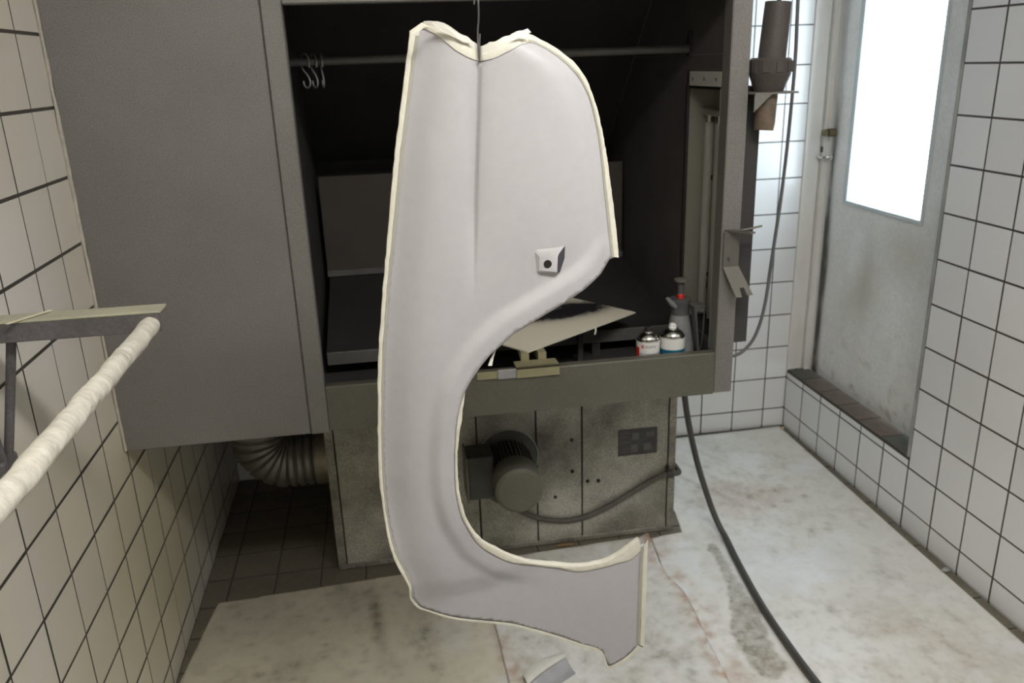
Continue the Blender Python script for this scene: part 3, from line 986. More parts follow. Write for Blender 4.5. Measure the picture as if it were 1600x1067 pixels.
# motor
MX, MZ = 0.357, 0.362
mo = MB().lathe((MX, 2.486, MZ), (MX, 2.478, MZ), [(0, 0.104), (0.7, 0.104), (1, 0.100)], 44).build('motor_flange', 'motor_dark', cab, 35)
mrim = MB()
mrim.tube([(MX + 0.104 * math.cos(w), 2.482, MZ + 0.104 * math.sin(w)) for w in (2 * math.pi * k / 48 for k in range(49))], 0.0022, 6, 1)
mrim.build('flange_rim', mat('rim_bright', (0.5, 0.49, 0.44), 0.4, metal=0.5), cab, 60)
MB().lathe((MX, 2.478, MZ), (MX, 2.30, MZ), [(0, 0.066), (1, 0.062)], 32).build('motor_body', 'motor_dark', cab, 40)
for k in range(36):
    w = 2 * math.pi * k / 36
    R_ = Matrix.Rotation(-w, 3, 'Y')
    cx, cz = MX + 0.069 * math.cos(w), MZ + 0.069 * math.sin(w)
    MB().box(cx - 0.008, cx + 0.008, 2.335, 2.465, cz - 0.0014, cz + 0.0014, 0, R_).build('cooling_fin', 'motor_grey', cab)
MB().lathe((MX, 2.345, MZ), (MX, 2.245, MZ), [(0, 0.0765), (0.05, 0.0785), (0.72, 0.0785), (0.78, 0.0770), (0.93, 0.0765), (1.0, 0.066)], 40).build('fan_cover', 'motor_grey', cab, 30)
tbx = MB().box(0.205, 0.288, 2.325, 2.428, 0.302, 0.452, 0.006, seg=2).build('terminal_box', 'motor_dark', cab)
MB().box(0.199, 0.206, 2.320, 2.433, 0.297, 0.457, 0.002).build('box_lid', 'motor_grey', tbx)
# motor cable, clamped at the right edge of the cabinet
cb = MB().tube([(0.262, 2.37, 0.302), (0.30, 2.395, 0.258), (0.36, 2.44, 0.196), (0.45, 2.47, 0.125), (0.54, 2.475, 0.098), (0.62, 2.474, 0.103),
                (0.70, 2.473, 0.132), (0.79, 2.472, 0.180), (0.87, 2.471, 0.224), (0.92, 2.469, 0.240), (0.957, 2.466, 0.242), (0.966, 2.485, 0.243), (0.965, 2.56, 0.245)],
               0.0098, 10, 6).build('motor_cable', mat('cable_grey', (0.10, 0.095, 0.075), 0.65, var=0.6, vscale=30), cab, 60)
MB().lathe((0.918, 2.469, 0.240), (0.940, 2.467, 0.242), [(0, 0.0135), (0.1, 0.0145), (0.9, 0.0145), (1, 0.0135)], 16).build('cable_clamp', 'motor_dark', cab, 40)
MB().lathe((0.925, 2.4835, 0.262), (0.925, 2.474, 0.262), [(0, 0.008), (0.6, 0.008), (1, 0.004)], 10).build('clamp_bolt', 'seam_dark', cab, 50)
# ------------------------------------------------------------------ flexible exhaust duct at the left
mat('duct_foil', (0.30, 0.29, 0.26), 0.45, metal=0.5, var=0.6, vscale=14, col2=(0.22, 0.21, 0.18), bump=0.15, bscale=60)
mat('duct_collar', (0.42, 0.39, 0.30), 0.4, metal=0.5, var=0.7, vscale=20, col2=(0.25, 0.2, 0.13))
du = thing('exhaust_duct', 'ribbed flexible metal duct bending up beside the fan cabinet', 'duct', (-0.4, 2.8, 0.28))
BX, BZ, RM = -0.395, 0.385, 0.105
cl = [Vector((-0.30, 2.80, BZ - RM)), Vector((-0.345, 2.80, BZ - RM))]
cl += [Vector((BX - RM * math.sin(w), 2.80, BZ - RM * math.cos(w))) for w in (math.pi / 2 * k / 14 for k in range(0, 15))]
cl += [Vector((BX - RM, 2.80, BZ + (0.7405 - BZ) * k / 6)) for k in range(1, 7)]
fine = catmull(cl, 12)
ln = [0.0]
for a, b in zip(fine, fine[1:]):
    ln.append(ln[-1] + (b - a).length)
# arc length measured on the outer side so the pleats stay even round the bend
NR = 16
m = MB()
rings = []
n = len(fine)
for i, p in enumerate(fine):
    t = (fine[min(i + 1, n - 1)] - fine[max(i - 1, 0)]).normalized()
    a = Vector((0, 1, 0))
    b = t.cross(a)
    ph = (ln[i] / ln[-1]) * 21
    fr = ph - math.floor(ph)
    rr = 0.095 - 0.011 * (1 - min(1, abs(fr - 0.5) / 0.22)) * (1 if abs(fr - 0.5) < 0.22 else 0)
    rr += 0.0015 * noise.noise(p * 30)
    rings.append([p + (a * math.cos(2 * math.pi * k / 36) + b * math.sin(2 * math.pi * k / 36)) * rr for k in range(36)])
m.ring_surface(rings)
m.build('pleated_hose', 'duct_foil', du, 40)
MB().lathe((-0.243, 2.80, BZ - RM), (-0.305, 2.80, BZ - RM), [(0, 0.096), (0.9, 0.096), (1, 0.094)], 36).build('collar', 'duct_collar', du, 40)

# ------------------------------------------------------------------ cables
o = MB().tube([(0.985, 2.60, 0.86), (0.988, 2.56, 0.70), (0.992, 2.535, 0.565), (1.008, 2.515, 0.42), (1.040, 2.49, 0.26), (1.078, 2.46, 0.12), (1.103, 2.425, 0.040), (1.110, 2.37, 0.0150),
               (1.093, 2.25, 0.0138), (1.073, 2.082, 0.0138), (1.062, 1.947, 0.0138), (1.058, 1.778, 0.0138), (1.060, 1.656, 0.0138), (1.075, 1.45, 0.0138), (1.12, 1.2, 0.0138)],
              0.0107, 12, 8).build('air_hose', mat('hose_grey', (0.075, 0.072, 0.066), 0.5, var=0.4, vscale=20), None, 60)
tag(o, 'thick dark grey air hose hanging from the booth onto the white floor sheet', 'hose')
o = MB().tube([(1.165, 2.30, 2.60), (1.185, 2.30, 2.05), (1.194, 2.30, 1.77), (1.199, 2.30, 1.567), (1.190, 2.30, 1.277), (1.172, 2.30, 1.045), (1.158, 2.30, 0.885), (1.133, 2.30, 0.79), (1.095, 2.30, 0.742), (1.05, 2.30, 0.728), (0.99, 2.30, 0.735)],
              0.0052, 10, 8).build('power_cable', mat('cable_dark', (0.14, 0.14, 0.145), 0.5), None, 60)
tag(o, 'thin dark cable hanging in a curve in front of the white tiled back wall', 'cable')
o = MB().tube([(0.983, PY, 1.70), (0.987, PY, 1.765), (0.998, PY + 0.01, 1.85), (1.06, 2.12, 2.1), (1.10, 2.16, 2.60)], 0.0055, 10, 8).build('gun_cable', 'black_rubber', None, 60)
tag(o, 'short black cable rising out of the brown pipe funnel', 'cable')

# ------------------------------------------------------------------ board on its bracket in the booth opening
mat_attr('board_paper', (0.80, 0.75, 0.61), (0.012, 0.011, 0.013), (0.4, 0.3, 0.2), (0.7, 0.7, 0.7), 0.6, 0.0, 5.0, 0.05)
mat('board_edge', (0.70, 0.67, 0.55), 0.6)
mat('olive_paint', (0.31, 0.285, 0.165), 0.55, var=0.5, vscale=30, col2=(0.22, 0.20, 0.13))
P2, P3 = Vector((0.356, 2.027)), Vector((0.740, 2.300))
eu = (P3 - P2).normalized()
ev = Vector((-eu.y, eu.x))
BW, BD, BZ0 = (P3 - P2).length, 0.30, 0.897
bo = thing('masking_board', 'cream board with a black paint mist patch propped over the booth apron', 'board', (0.46, 2.28, BZ0))
MB_ = MB()
qs = [P2, P3, P3 + ev * BD, P2 + ev * BD]
MB_.prism([(q.x, q.y) for q in qs], 'z', BZ0, BZ0 + 0.0035)
MB_.build('core', 'board_edge', bo)
nu, nv = 60, 40
vs_, fs = [], []
for i in range(nu + 1):
    for j in range(nv + 1):
        q = P2 + eu * (0.0005 + (BW - 0.001) * i / nu) + ev * (0.0005 + (BD - 0.001) * j / nv)
        vs_.append((q.x, q.y, BZ0 + 0.0040))
for i in range(nu):
    for j in range(nv):
        a = i * (nv + 1) + j
        fs.append((a, a + nv + 1, a + nv + 2, a + 1))
me = bpy.data.meshes.new('painted_face')
me.from_pydata(vs_, [], fs)
ca = me.color_attributes.new('stain', 'FLOAT_COLOR', 'POINT')
for i, v in enumerate(vs_):
    u = (Vector(v[:2]) - P2).dot(eu); w = (Vector(v[:2]) - P2).dot(ev)
    e = ((u - 0.33 + 0.9 * (w - 0.185)) / 0.125) ** 2 + ((w - 0.185) / 0.085) ** 2
    k = 2.4 * math.exp(-e ** 1.3) * (0.9 + 0.25 * noise.noise(Vector((u * 25, w * 25, 0))))
    ca.data[i].color = (min(2.2, max(0, k)), 0, 0, 1)
link('painted_face', me, 'board_paper', bo)
t = thing('sprayed_strip', 'narrow curved black strip lying on the cream board', 'trim strip', (0.5, 2.3, 0.902))
m = MB()
pts = []
for k in range(9):
    s = k / 8
    q = P2 + eu * (0.20 + 0.15 * s) + ev * (0.175 + 0.02 * s + 0.02 * math.sin(math.pi * s))
    pts.append((q.x, q.y, BZ0 + 0.0085))
m.tube(pts, 0.004, 8, 3)
m.build('strip', mat('gloss_black', (0.06, 0.06, 0.065), 0.3), t, 60)
bb = thing('board_bracket', 'olive painted bracket clipped on the booth apron under the cream board', 'bracket', (0.37, 1.99, 0.868))
m = MB().box(0.316, 0.431, 1.9765, 1.9835, 0.847, 0.876, 0.001)
m.box(0.316, 0.431, 1.9765, 2.030, 0.8705, 0.876, 0.001)
m.build('saddle', 'olive_paint', bb)
for x, dx in ((0.348, 0.012), (0.395, -0.008)):
    m = MB().prism([(x - 0.011, 2.028), (x + 0.011, 2.028), (x + dx + 0.012, 2.19), (x + dx - 0.012, 2.19)], 'z', 0.8715, 0.8965)
    m.build('arm', 'olive_paint', bb)
MB().box(0.266, 0.3155, 1.9775, 1.9845, 0.848, 0.8735, 0.0012).build('sleeve', mat('zinc', (0.55, 0.54, 0.55), 0.35, metal=0.6, var=0.4, vscale=30), bb)
MB().box(0.556, 0.572, 2.285, 2.300, 0.753, 0.8965, 0.001).build('rear_leg', 'booth_inside', bb)
m = MB().box(0.212, 0.2655, 1.979, 1.9845, 0.850, 0.8712, 0.001)
m.build('side_clip', 'olive_paint', bb)
tp = MB()
tp.tube([(0.580, 2.186, 0.9005), (0.583, 2.183, 0.8985), (0.583, 2.181, 0.889), (0.580, 2.180, 0.881)], 0.0028, 6, 3)
tp.build('tape_scrap', mat('tape_white', (0.72, 0.70, 0.63), 0.7), bo, 60)

# ------------------------------------------------------------------ spray cans
mat('can_metal', (0.70, 0.69, 0.66), 0.18, metal=1.0)
mat('can_white', (0.74, 0.73, 0.70), 0.35)
mat('can_grey', (0.42, 0.42, 0.42), 0.35)
mat('can_red', (0.62, 0.03, 0.015), 0.4)
mat('can_teal', (0.005, 0.13, 0.21), 0.35)
mat('ink_black', (0.02, 0.02, 0.02), 0.5)
mat('cap_black', (0.015, 0.015, 0.015), 0.5)
mat('cap_white', (0.75, 0.75, 0.74), 0.4)
ZT = 0.7525


def can(x, y, r, ztop, cap, label, lower):
    t = thing('spray_can', label, 'spray can', (x, y, ZT), 'spray cans behind the booth apron')
    h = ztop - ZT
    p0, p1 = (x, y, ZT), (x, y, ztop)

    def P(z):
        return (z - ZT) / h
    zs = ztop - 0.036
    MB().lathe(p0, p1, [(0, r * 0.93), (P(ZT + 0.004), r), (P(zs), r), (P(zs + 0.0035), r * 0.99), (P(zs + 0.005), r * 0.90), (P(zs + 0.010), r * 0.84), (P(zs + 0.016), r * 0.66),
                        (P(zs + 0.0205), r * 0.42), (P(zs + 0.022), r * 0.44), (P(zs + 0.0245), r * 0.42), (P(zs + 0.025), r * 0.2)], 32).build('can_body', 'can_metal', t, 40)
    lb_ = MB().lathe((x, y, ztop - 0.068), (x, y, zs - 0.001), [(0, r + 0.0003), (0, r + 0.0006), (1, r + 0.0006), (1, r + 0.0002)], 36, cap=False).build('label', 'can_white', t, 40)
    MB().lathe((x, y, ZT + 0.006), (x, y, ztop - 0.0682), [(0, r + 0.0006), (1, r + 0.0006)], 36, cap=False).build('label_band', lower, t, 40)
    m = MB().cyl((x, y, ztop - 0.0115), (x, y, ztop - 0.003), r * 0.33, r * 0.28, 16)
    m.lathe((x, y, ztop - 0.004), (x, y, ztop), [(0, r * 0.26), (1, r * 0.2)], 16)
    m.box(x - 0.002, x + 0.002, y - r * 0.36, y - r * 0.2, ztop - 0.006, ztop - 0.002, 0.0005)
    m.build('nozzle', cap, t, 40)
    return t, lb_


c1, lab1 = can(0.6985, 2.056, 0.0322, 0.9335, 'cap_black', 'spray can with a black nozzle and white label lettered WÜRTH', 'can_grey')
c2, lab2 = can(0.7700, 2.060, 0.0345, 0.9365, 'cap_white', 'spray can with a white nozzle and a teal lower band', 'can_teal')
# red flash low on the left of the first can
FACE = math.atan2(-2.056, -0.6985)      # side of the can turned to the room


def on_can(cx, cy, r, u, z):
    w = FACE + u / r
    return (cx + r * math.cos(w), cy + r * math.sin(w), z)


def can_patch(name, cx, cy, r, u0, u1, z0, z1, material, parent):
    n = 8
    bm = bmesh.new()
    lo = [bm.verts.new(on_can(cx, cy, r, u0 + (u1 - u0) * k / n, z0)) for k in range(n + 1)]
    hi = [bm.verts.new(on_can(cx, cy, r, u0 + (u1 - u0) * k / n, z1)) for k in range(n + 1)]
    for k in range(n):
        bm.faces.new((lo[k], lo[k + 1], hi[k + 1], hi[k]))
    mm = MB(); mm.bm.free(); mm.bm = bm
    return mm.build(name, material, parent, 60)


def can_text(body, cx, cy, r, u0, z0, size, material, parent, name='lettering', width=None):
    cu = bpy.data.curves.new(name, 'FONT')
    cu.body = body
    cu.size = size
    cu.resolution_u = 3
    ob = bpy.data.objects.new(name, cu)
    C.objects.link(ob)
    bpy.context.view_layer.update()
    dg = bpy.context.evaluated_depsgraph_get()
    me = bpy.data.meshes.new_from_object(ob.evaluated_get(dg))
    bpy.data.objects.remove(ob)
    x1 = max(v.co.x for v in me.vertices)
    k = (width / x1) if width else 1
    for v in me.vertices:
        v.co = Vector(on_can(cx, cy, r, u0 + v.co.x * k, z0 + v.co.y))
    me.materials.clear()
    return link(name, me, material, parent)


R1 = 0.0322 + 0.0010
can_patch('red_flash', 0.6985, 2.056, R1 - 0.0001, -0.046, -0.025, ZT + 0.02, 0.8805, 'can_red', c1)
can_patch('logo_square', 0.6985, 2.056, R1, -0.0185, -0.0105, 0.8805, 0.8895, 'can_red', c1)
can_patch('logo_mark', 0.6985, 2.056, R1 + 0.0002, -0.0172, -0.0118, 0.8842, 0.8855, 'can_white', c1)
can_patch('logo_mark', 0.6985, 2.056, R1 + 0.0002, -0.0150, -0.0140, 0.8855, 0.8888, 'can_white', c1)
can_text('WÜRTH', 0.6985, 2.056, R1, -0.0085, 0.8812, 0.0098, 'ink_black', c1, width=0.031)
for k, (a, b) in enumerate(((-0.018, 0.004), (-0.018, 0.012), (-0.018, 0.008))):
    can_patch('small_print', 0.6985, 2.056, R1 - 0.0001, a, b, 0.8615 - 0.0035 * k, 0.8629 - 0.0035 * k, 'cap_white', c1)

# ------------------------------------------------------------------ pump sprayer
mat('jug_grey', (0.24, 0.24, 0.235), 0.5, var=0.6, vscale=20, col2=(0.15, 0.15, 0.145))
mat('jug_dark', (0.10, 0.10, 0.10), 0.4, var=0.4, vscale=20)
mat('jug_red', (0.55, 0.02, 0.012), 0.4)
mat('dusty_olive', (0.13, 0.125, 0.10), 0.6)
jx, jy = 0.819, 2.135
ju = thing('pump_sprayer', 'dusty grey pump sprayer jug with a handle in the booth corner', 'sprayer', (jx, jy, ZT))
MB().lathe((jx, jy, ZT), (jx, jy, 0.938), [(0, 0.039), (0.03, 0.043), (0.52, 0.043), (0.54, 0.0415), (0.57, 0.0415), (0.60, 0.040), (0.80, 0.033), (1.0, 0.026)], 32).build('tank', 'jug_grey', ju, 40)
MB().lathe((jx, jy, 0.938), (jx, jy, 0.985), [(0, 0.0265), (0.6, 0.025), (0.8, 0.030), (1, 0.029)], 26).build('neck', 'jug_dark', ju, 40)
m = MB().tube([(jx - 0.015, jy - 0.008, 0.962), (jx - 0.032, jy - 0.014, 0.975), (jx - 0.046, jy - 0.018, 0.992)], lambda s: 0.011 - 0.006 * s, 10, 4)
m.build('spout', 'jug_grey', ju, 50)
m = MB()
m.prism([(jx + 0.018, 0.972), (jx + 0.050, 0.974), (jx + 0.049, 0.962), (jx + 0.018, 0.958)], 'y', jy - 0.06, jy - 0.022)
m.prism([(jx + 0.020, 0.962), (jx + 0.027, 0.962), (jx + 0.040, 0.842), (jx + 0.034, 0.842)], 'y', jy - 0.056, jy - 0.030)
m.build('handle', 'jug_dark', ju)
hr = MB()
hr.tube([(jx + 0.020, jy - 0.058, 0.972), (jx + 0.024, jy - 0.059, 0.955), (jx + 0.033, jy - 0.059, 0.845)], 0.0016, 6, 3)
hr.tube([(jx + 0.018, jy - 0.060, 0.973), (jx + 0.048, jy - 0.060, 0.972), (jx + 0.0485, jy - 0.058, 0.962), (jx + 0.0475, jy - 0.05, 0.86), (jx + 0.040, jy - 0.04, 0.835)], 0.0022, 6, 3)
hr.build('trigger_bow', 'lip_steel', ju, 60)
MB().lathe((jx, jy, 0.985), (jx, jy, 0.997), [(0, 0.0105), (0.8, 0.0105), (1, 0.009)], 16).build('red_ring', 'jug_red', ju, 40)
MB().lathe((jx, jy, 0.997), (jx, jy, 1.030), [(0, 0.009), (0.9, 0.0095), (1.0, 0.011)], 16).build('pump_rod', 'jug_dark', ju, 40)
MB().lathe((jx, jy, 1.029), (jx, jy, 1.041), [(0, 0.011), (0.4, 0.0195), (0.85, 0.020), (1, 0.017)], 20).build('pump_knob', 'dusty_olive', ju, 40)

# ------------------------------------------------------------------ taped rail on the left wall
mat('masking_tape', (0.68, 0.645, 0.50), 0.75, var=0.55, vscale=30, col2=(0.56, 0.515, 0.36), bump=0.35, bscale=140)
mat('paper_wrap', (0.72, 0.69, 0.60), 0.75, var=0.75, vscale=24, col2=(0.42, 0.395, 0.33), bump=0.9, bscale=70, stretch=(1, 2.0, 1))
mat('rail_iron', (0.13, 0.12, 0.125), 0.6, var=0.7, vscale=16, col2=(0.07, 0.064, 0.06), speck=0.15)
mat('rail_top', (0.42, 0.41, 0.30), 0.65, var=0.5, vscale=20, col2=(0.30, 0.29, 0.22))
ra = thing('wall_rail', 'iron wall rail with a pole wrapped in cream masking tape', 'rail', (-0.53, 1.38, 1.0))
m = MB().box(-0.6795, -0.370, 1.358, 1.363, 1.231, 1.262, 0.001)
m.build('arm_web', 'rail_iron', ra)
MB().box(-0.6795, -0.368, 1.3575, 1.402, 1.2622, 1.2665, 0.001).build('arm_top', 'rail_top', ra)
m = MB().tube([(-0.604, 1.385, 1.262), (-0.627, 1.390, 1.168), (-0.651, 1.395, 1.073), (-0.6735, 1.40, 0.985)], 0.0075, 10, 4)
m.build('brace', 'rail_iron', ra, 50)
m = MB().tube([(-0.6715, 1.372, 1.262), (-0.672, 1.375, 1.12), (-0.6715, 1.39, 1.0)], 0.0075, 10, 4)
m.build('brace', 'rail_iron', ra, 50)
m = MB().box(-0.6795, -0.664, 1.37, 1.43, 0.955, 1.015, 0.004)
m.build('wall_plate', 'rail_iron', ra)
MB().lathe((-0.664, 1.418, 0.985), (-0.654, 1.418, 0.985), [(0, 0.009), (0.6, 0.009), (1, 0.005)], 8).build('plate_bolt', 'lip_steel', ra)


def wrap_r(s):
    q = s * 30
    return 0.0146 + 0.0005 * (q - math.floor(q)) + 0.0008 * noise.noise(Vector((s * 40, 0, 0)))


m = MB().tube([(-0.386, 1.3575 - 0.95 * k / 60, 1.2425 + 0.001 * math.sin(k * 0.7)) for k in range(61)], wrap_r, 20, 5, wob=0.0017)
m.build('wrapped_pole', 'paper_wrap', ra, 70)
m = MB()
d = Vector((-0.5485 + 0.5917, 1.403 - 1.342, 0)).normalized(); q = Vector((-d.y, d.x, 0)) * 0.0035
a_, b_ = Vector((-0.593, 1.340, 1.2672)), Vector((-0.548, 1.402, 1.2685))
v = [m.bm.verts.new(p) for p in (a_ - q, a_ + q, b_ + q, b_ - q, a_ - q + Vector((0, 0, .001)), a_ + q + Vector((0, 0, .001)), b_ + q + Vector((0, 0, .001)), b_ - q + Vector((0, 0, .001)))]
for f in ((0, 1, 2, 3), (4, 7, 6, 5), (0, 4, 5, 1), (1, 5, 6, 2), (2, 6, 7, 3), (3, 7, 4, 0)):
    m.bm.faces.new([v[i] for i in f])
m.build('tape_strip', 'masking_tape', ra)

# ------------------------------------------------------------------ scrap on the floor
mat('scrap_white', (0.76, 0.74, 0.68), 0.7, var=0.4, vscale=30, col2=(0.62, 0.58, 0.5))
mat('scrap_grey', (0.40, 0.40, 0.41), 0.6, var=0.3, vscale=30)
sc = thing('paper_scrap', 'torn white and grey paper scrap lying on the middle floor sheet', 'paper', (0.35, 1.86, 0.005))
m = MB()
top = [(0.284, 1.838), (0.298, 1.862), (0.325, 1.885), (0.358, 1.901), (0.413, 1.909)]
bot = [(0.290, 1.795), (0.312, 1.815), (0.345, 1.840), (0.380, 1.862), (0.417, 1.884)]
top = catmull([Vector((*p, 0)) for p in top], 4); bot = catmull([Vector((*p, 0)) for p in bot], 4)
rows = []
for k in range(5):
    s = k / 4
    rows.append([a.lerp(b, s) + Vector((0, 0, 0.0075 + 0.014 * math.sin(math.pi * (0.15 + 0.5 * s)))) for a, b in zip(top, bot)])
for th in (0, -0.0008):
    m.ring_surface([[p + Vector((0, 0, th)) for p in r_] for r_ in rows], closed=False)
m.build('white_flap', 'scrap_white', sc, 60)
m = MB()
A1 = [b + Vector((0.001, -0.001, 0.0185)) for b in bot]
B1 = [b + Vector((0.016, -0.055, 0.006)) for b in bot]
rows = [[a.lerp(b, k / 4) + Vector((0, 0, -0.006 * math.sin(math.pi * k / 4))) for a, b in zip(A1, B1)] for k in range(5)]
for th in (0, -0.0008):
    m.ring_surface([[p + Vector((0, 0, th)) for p in r_] for r_ in rows], closed=False)
m.build('grey_flap', 'scrap_grey', sc, 60)

# ------------------------------------------------------------------ crumbs of debris on the floor


def crumb(name, x, y, z, sx, sy, sz, material, label, cat, seed):
    bm = bmesh.new()
    bmesh.ops.create_icosphere(bm, subdivisions=2, radius=1)
    for v in bm.verts:
        k = 1 + 0.35 * noise.noise(v.co * 1.6 + Vector((seed, 0, 0)))
        v.co = Vector((x + v.co.x * sx * k, y + v.co.y * sy * k, z + max(-0.92, v.co.z * k) * sz))
    mm = MB(); mm.bm.free(); mm.bm = bm
    tag(mm.build(name, material, None, 50), label, cat)


crumb('filler_lump', 1.735, 3.190, 0.0062, 0.010, 0.009, 0.0055, mat('crumb_cream', (0.62, 0.52, 0.34), 0.7), 'small cream lump on the floor in the far right corner', 'debris', 1)
crumb('grey_lump', 1.737, 2.055, 0.0060, 0.014, 0.010, 0.006, 'scrap_grey', 'small grey crumb in the gutter below the right tiled wall', 'debris', 4)
crumb('wood_sliver', 0.548, 2.468, 0.0042, 0.030, 0.006, 0.004, mat('crumb_wood', (0.30, 0.18, 0.08), 0.7), 'thin brown wood sliver on the floor at the cabinet foot', 'debris', 7)

# ------------------------------------------------------------------ car wing hanging on a wire
FY = 1.25                                      # the wing hangs in this plane (x, z in metres below)
TAPE_LEFT = [(0.078, 1.6781, 0.0645, 1.6793), (0.0636, 1.6153, 0.0504, 1.6113), (0.0448, 1.5213, 0.0315, 1.5191), (0.0368, 1.4778, 0.0248, 1.4822), (0.0204, 1.3869, 0.0087, 1.3867), (0.0072, 1.3174, -0.0026, 1.3182), (-0.0034, 1.2475, -0.0133, 1.2483), (-0.0121, 1.1892, -0.0221, 1.1901), (-0.0207, 1.1079, -0.0299, 1.1089), (-0.0277, 1.0221, -0.0365, 1.0231), (-0.0304, 0.9627, -0.0399, 0.9638), (-0.0312, 0.9125, -0.0387, 0.9135), (-0.0278, 0.8594, -0.0349, 0.8527), (-0.0198, 0.8198, -0.0281, 0.8132), (-0.0059, 0.7813, -0.0133, 0.7731), (0.0013, 0.7563, -0.0058, 0.7521), (0.0005, 0.7296, -0.0053, 0.7278), (0.0064, 0.7152, 0.0016, 0.7119)]
TAPE_BOTTOM = [(0.0064, 0.7152, 0.0016, 0.7119), (0.017, 0.704, 0.0145, 0.7003), (0.0735, 0.6829, 0.0732, 0.6774), (0.1314, 0.6668, 0.1312, 0.6613), (0.1761, 0.6542, 0.1759, 0.6479), (0.2201, 0.6344, 0.2187, 0.6275), (0.266, 0.6113, 0.2647, 0.6043), (0.3053, 0.5889, 0.304, 0.5803), (0.3365, 0.5735, 0.334, 0.5666), (0.3503, 0.5579, 0.3466, 0.5541), (0.3568, 0.536, 0.353, 0.5336), (0.3606, 0.5278, 0.3594, 0.5205), (0.372, 0.5304, 0.3747, 0.5224), (0.391, 0.5407, 0.395, 0.5325), (0.4074, 0.5544, 0.4126, 0.5475), (0.4161, 0.5663, 0.4278, 0.5585)]
TAPE_REAR = [(0.4161, 0.5693, 0.4303, 0.561), (0.4169, 0.6636, 0.4317, 0.6756), (0.4178, 0.7475, 0.4323, 0.7592), (0.4197, 0.7773, 0.4327, 0.7972)]
TAPE_ARCH = [(0.4197, 0.776, 0.4156, 0.7995), (0.4005, 0.7596, 0.3916, 0.7825), (0.3762, 0.7548, 0.3603, 0.7638), (0.3459, 0.7495, 0.3338, 0.7587), (0.3037, 0.7473, 0.2978, 0.7591), (0.2679, 0.7586, 0.2621, 0.7675), (0.2244, 0.7722, 0.2234, 0.7784), (0.1919, 0.7835, 0.1945, 0.7918), (0.1782, 0.7894, 0.1808, 0.7997), (0.1511, 0.8077, 0.155, 0.819), (0.1225, 0.8339, 0.1273, 0.841), (0.1048, 0.8672, 0.1085, 0.8731), (0.094, 0.8965, 0.0996, 0.897), (0.0882, 0.9335, 0.0937, 0.9328), (0.0871, 0.9643, 0.0915, 0.9638), (0.089, 1.0089, 0.0928, 1.0084), (0.0914, 1.0324, 0.0948, 1.0261), (0.0954, 1.0672, 0.1018, 1.0665), (0.1012, 1.0955, 0.1065, 1.095), (0.1099, 1.1209, 0.1116, 1.123)]
ARCH_FREE = [(0.1226, 1.1423), (0.1396, 1.1654), (0.1562, 1.1839), (0.1747, 1.1989), (0.1942, 1.2158), (0.2339, 1.2376), (0.2767, 1.2602), (0.312, 1.2801), (0.344, 1.3023), (0.3599, 1.3223)]
TAPE_RIGHT = [(0.3641, 1.3262, 0.378, 1.3232), (0.3618, 1.3463, 0.3756, 1.3464), (0.3595, 1.3651, 0.3721, 1.3777), (0.354, 1.4165, 0.3653, 1.4269), (0.3485, 1.4684, 0.3588, 1.4708), (0.3433, 1.5123, 0.3519, 1.5119), (0.3331, 1.56, 0.3406, 1.5597), (0.3232, 1.5864, 0.3311, 1.5861), (0.3085, 1.6097, 0.3193, 1.6103), (0.2863, 1.6312, 0.3018, 1.6307), (0.2605, 1.6488, 0.2731, 1.6511), (0.2435, 1.6564, 0.2484, 1.6641), (0.234, 1.6575, 0.2363, 1.6706)]
TAPE_TOP = [(0.234, 1.6575, 0.2363, 1.6706), (0.2226, 1.6552, 0.2202, 1.6692), (0.2082, 1.6486, 0.2049, 1.6644), (0.1842, 1.6387, 0.1802, 1.6564), (0.1671, 1.6348, 0.165, 1.6507), (0.1577, 1.6351, 0.1586, 1.6535), (0.1439, 1.6399, 0.1486, 1.6599), (0.1259, 1.6509, 0.1307, 1.6707), (0.1039, 1.6697, 0.1129, 1.6814), (0.0907, 1.6777, 0.0986, 1.6869), (0.0819, 1.6814, 0.0822, 1.6873)]
CREASE = [(0.1605, 1.6341), (0.1534, 1.5396), (0.1461, 1.4451), (0.1371, 1.3151)]
SILL_LINE = [(-0.0074, 0.7146), (0.0503, 0.7221), (0.1316, 0.7275), (0.2026, 0.747), (0.2502, 0.7645)]
FLAP_A = [(0.2363, 1.6706), (0.2317, 1.6763), (0.2183, 1.6719), (0.2049, 1.6644)]
FLAP_B = [(0.1542, 1.6588), (0.1361, 1.6697), (0.1228, 1.6778), (0.1051, 1.6885), (0.0933, 1.6896), (0.0966, 1.6836), (0.116, 1.6719), (0.1375, 1.6602)]
CURL = [(0.1637, 1.1866), (0.1568, 1.1739), (0.1521, 1.1632), (0.1585, 1.1637), (0.1622, 1.1756), (0.168, 1.1906)]
CURL2 = [(0.312, 1.2811), (0.296, 1.2738), (0.28, 1.2642), (0.2788, 1.2589), (0.2981, 1.2693), (0.313, 1.2778)]
POD = [(0.2425, 1.3398), (0.2694, 1.3401), (0.2679, 1.312), (0.2409, 1.316), (0.2831, 1.3536), (0.2818, 1.334), (0.2732, 1.3116), (0.2531, 1.3277), (0.2375, 1.3474)]
WIREHOLE = [(0.1608, 1.6403), (0.1613, 1.6734), (0.1614, 1.716)]
EXT = [(0.3594, 0.5205), (0.0645, 1.6793), (0.4327, 0.7972)]
CORNER = [(0.0635, 1.6784), (0.0796, 1.6882), (0.0866, 1.6838), (0.0761, 1.6773), (0.0738, 1.6705), (0.0621, 1.6717)]

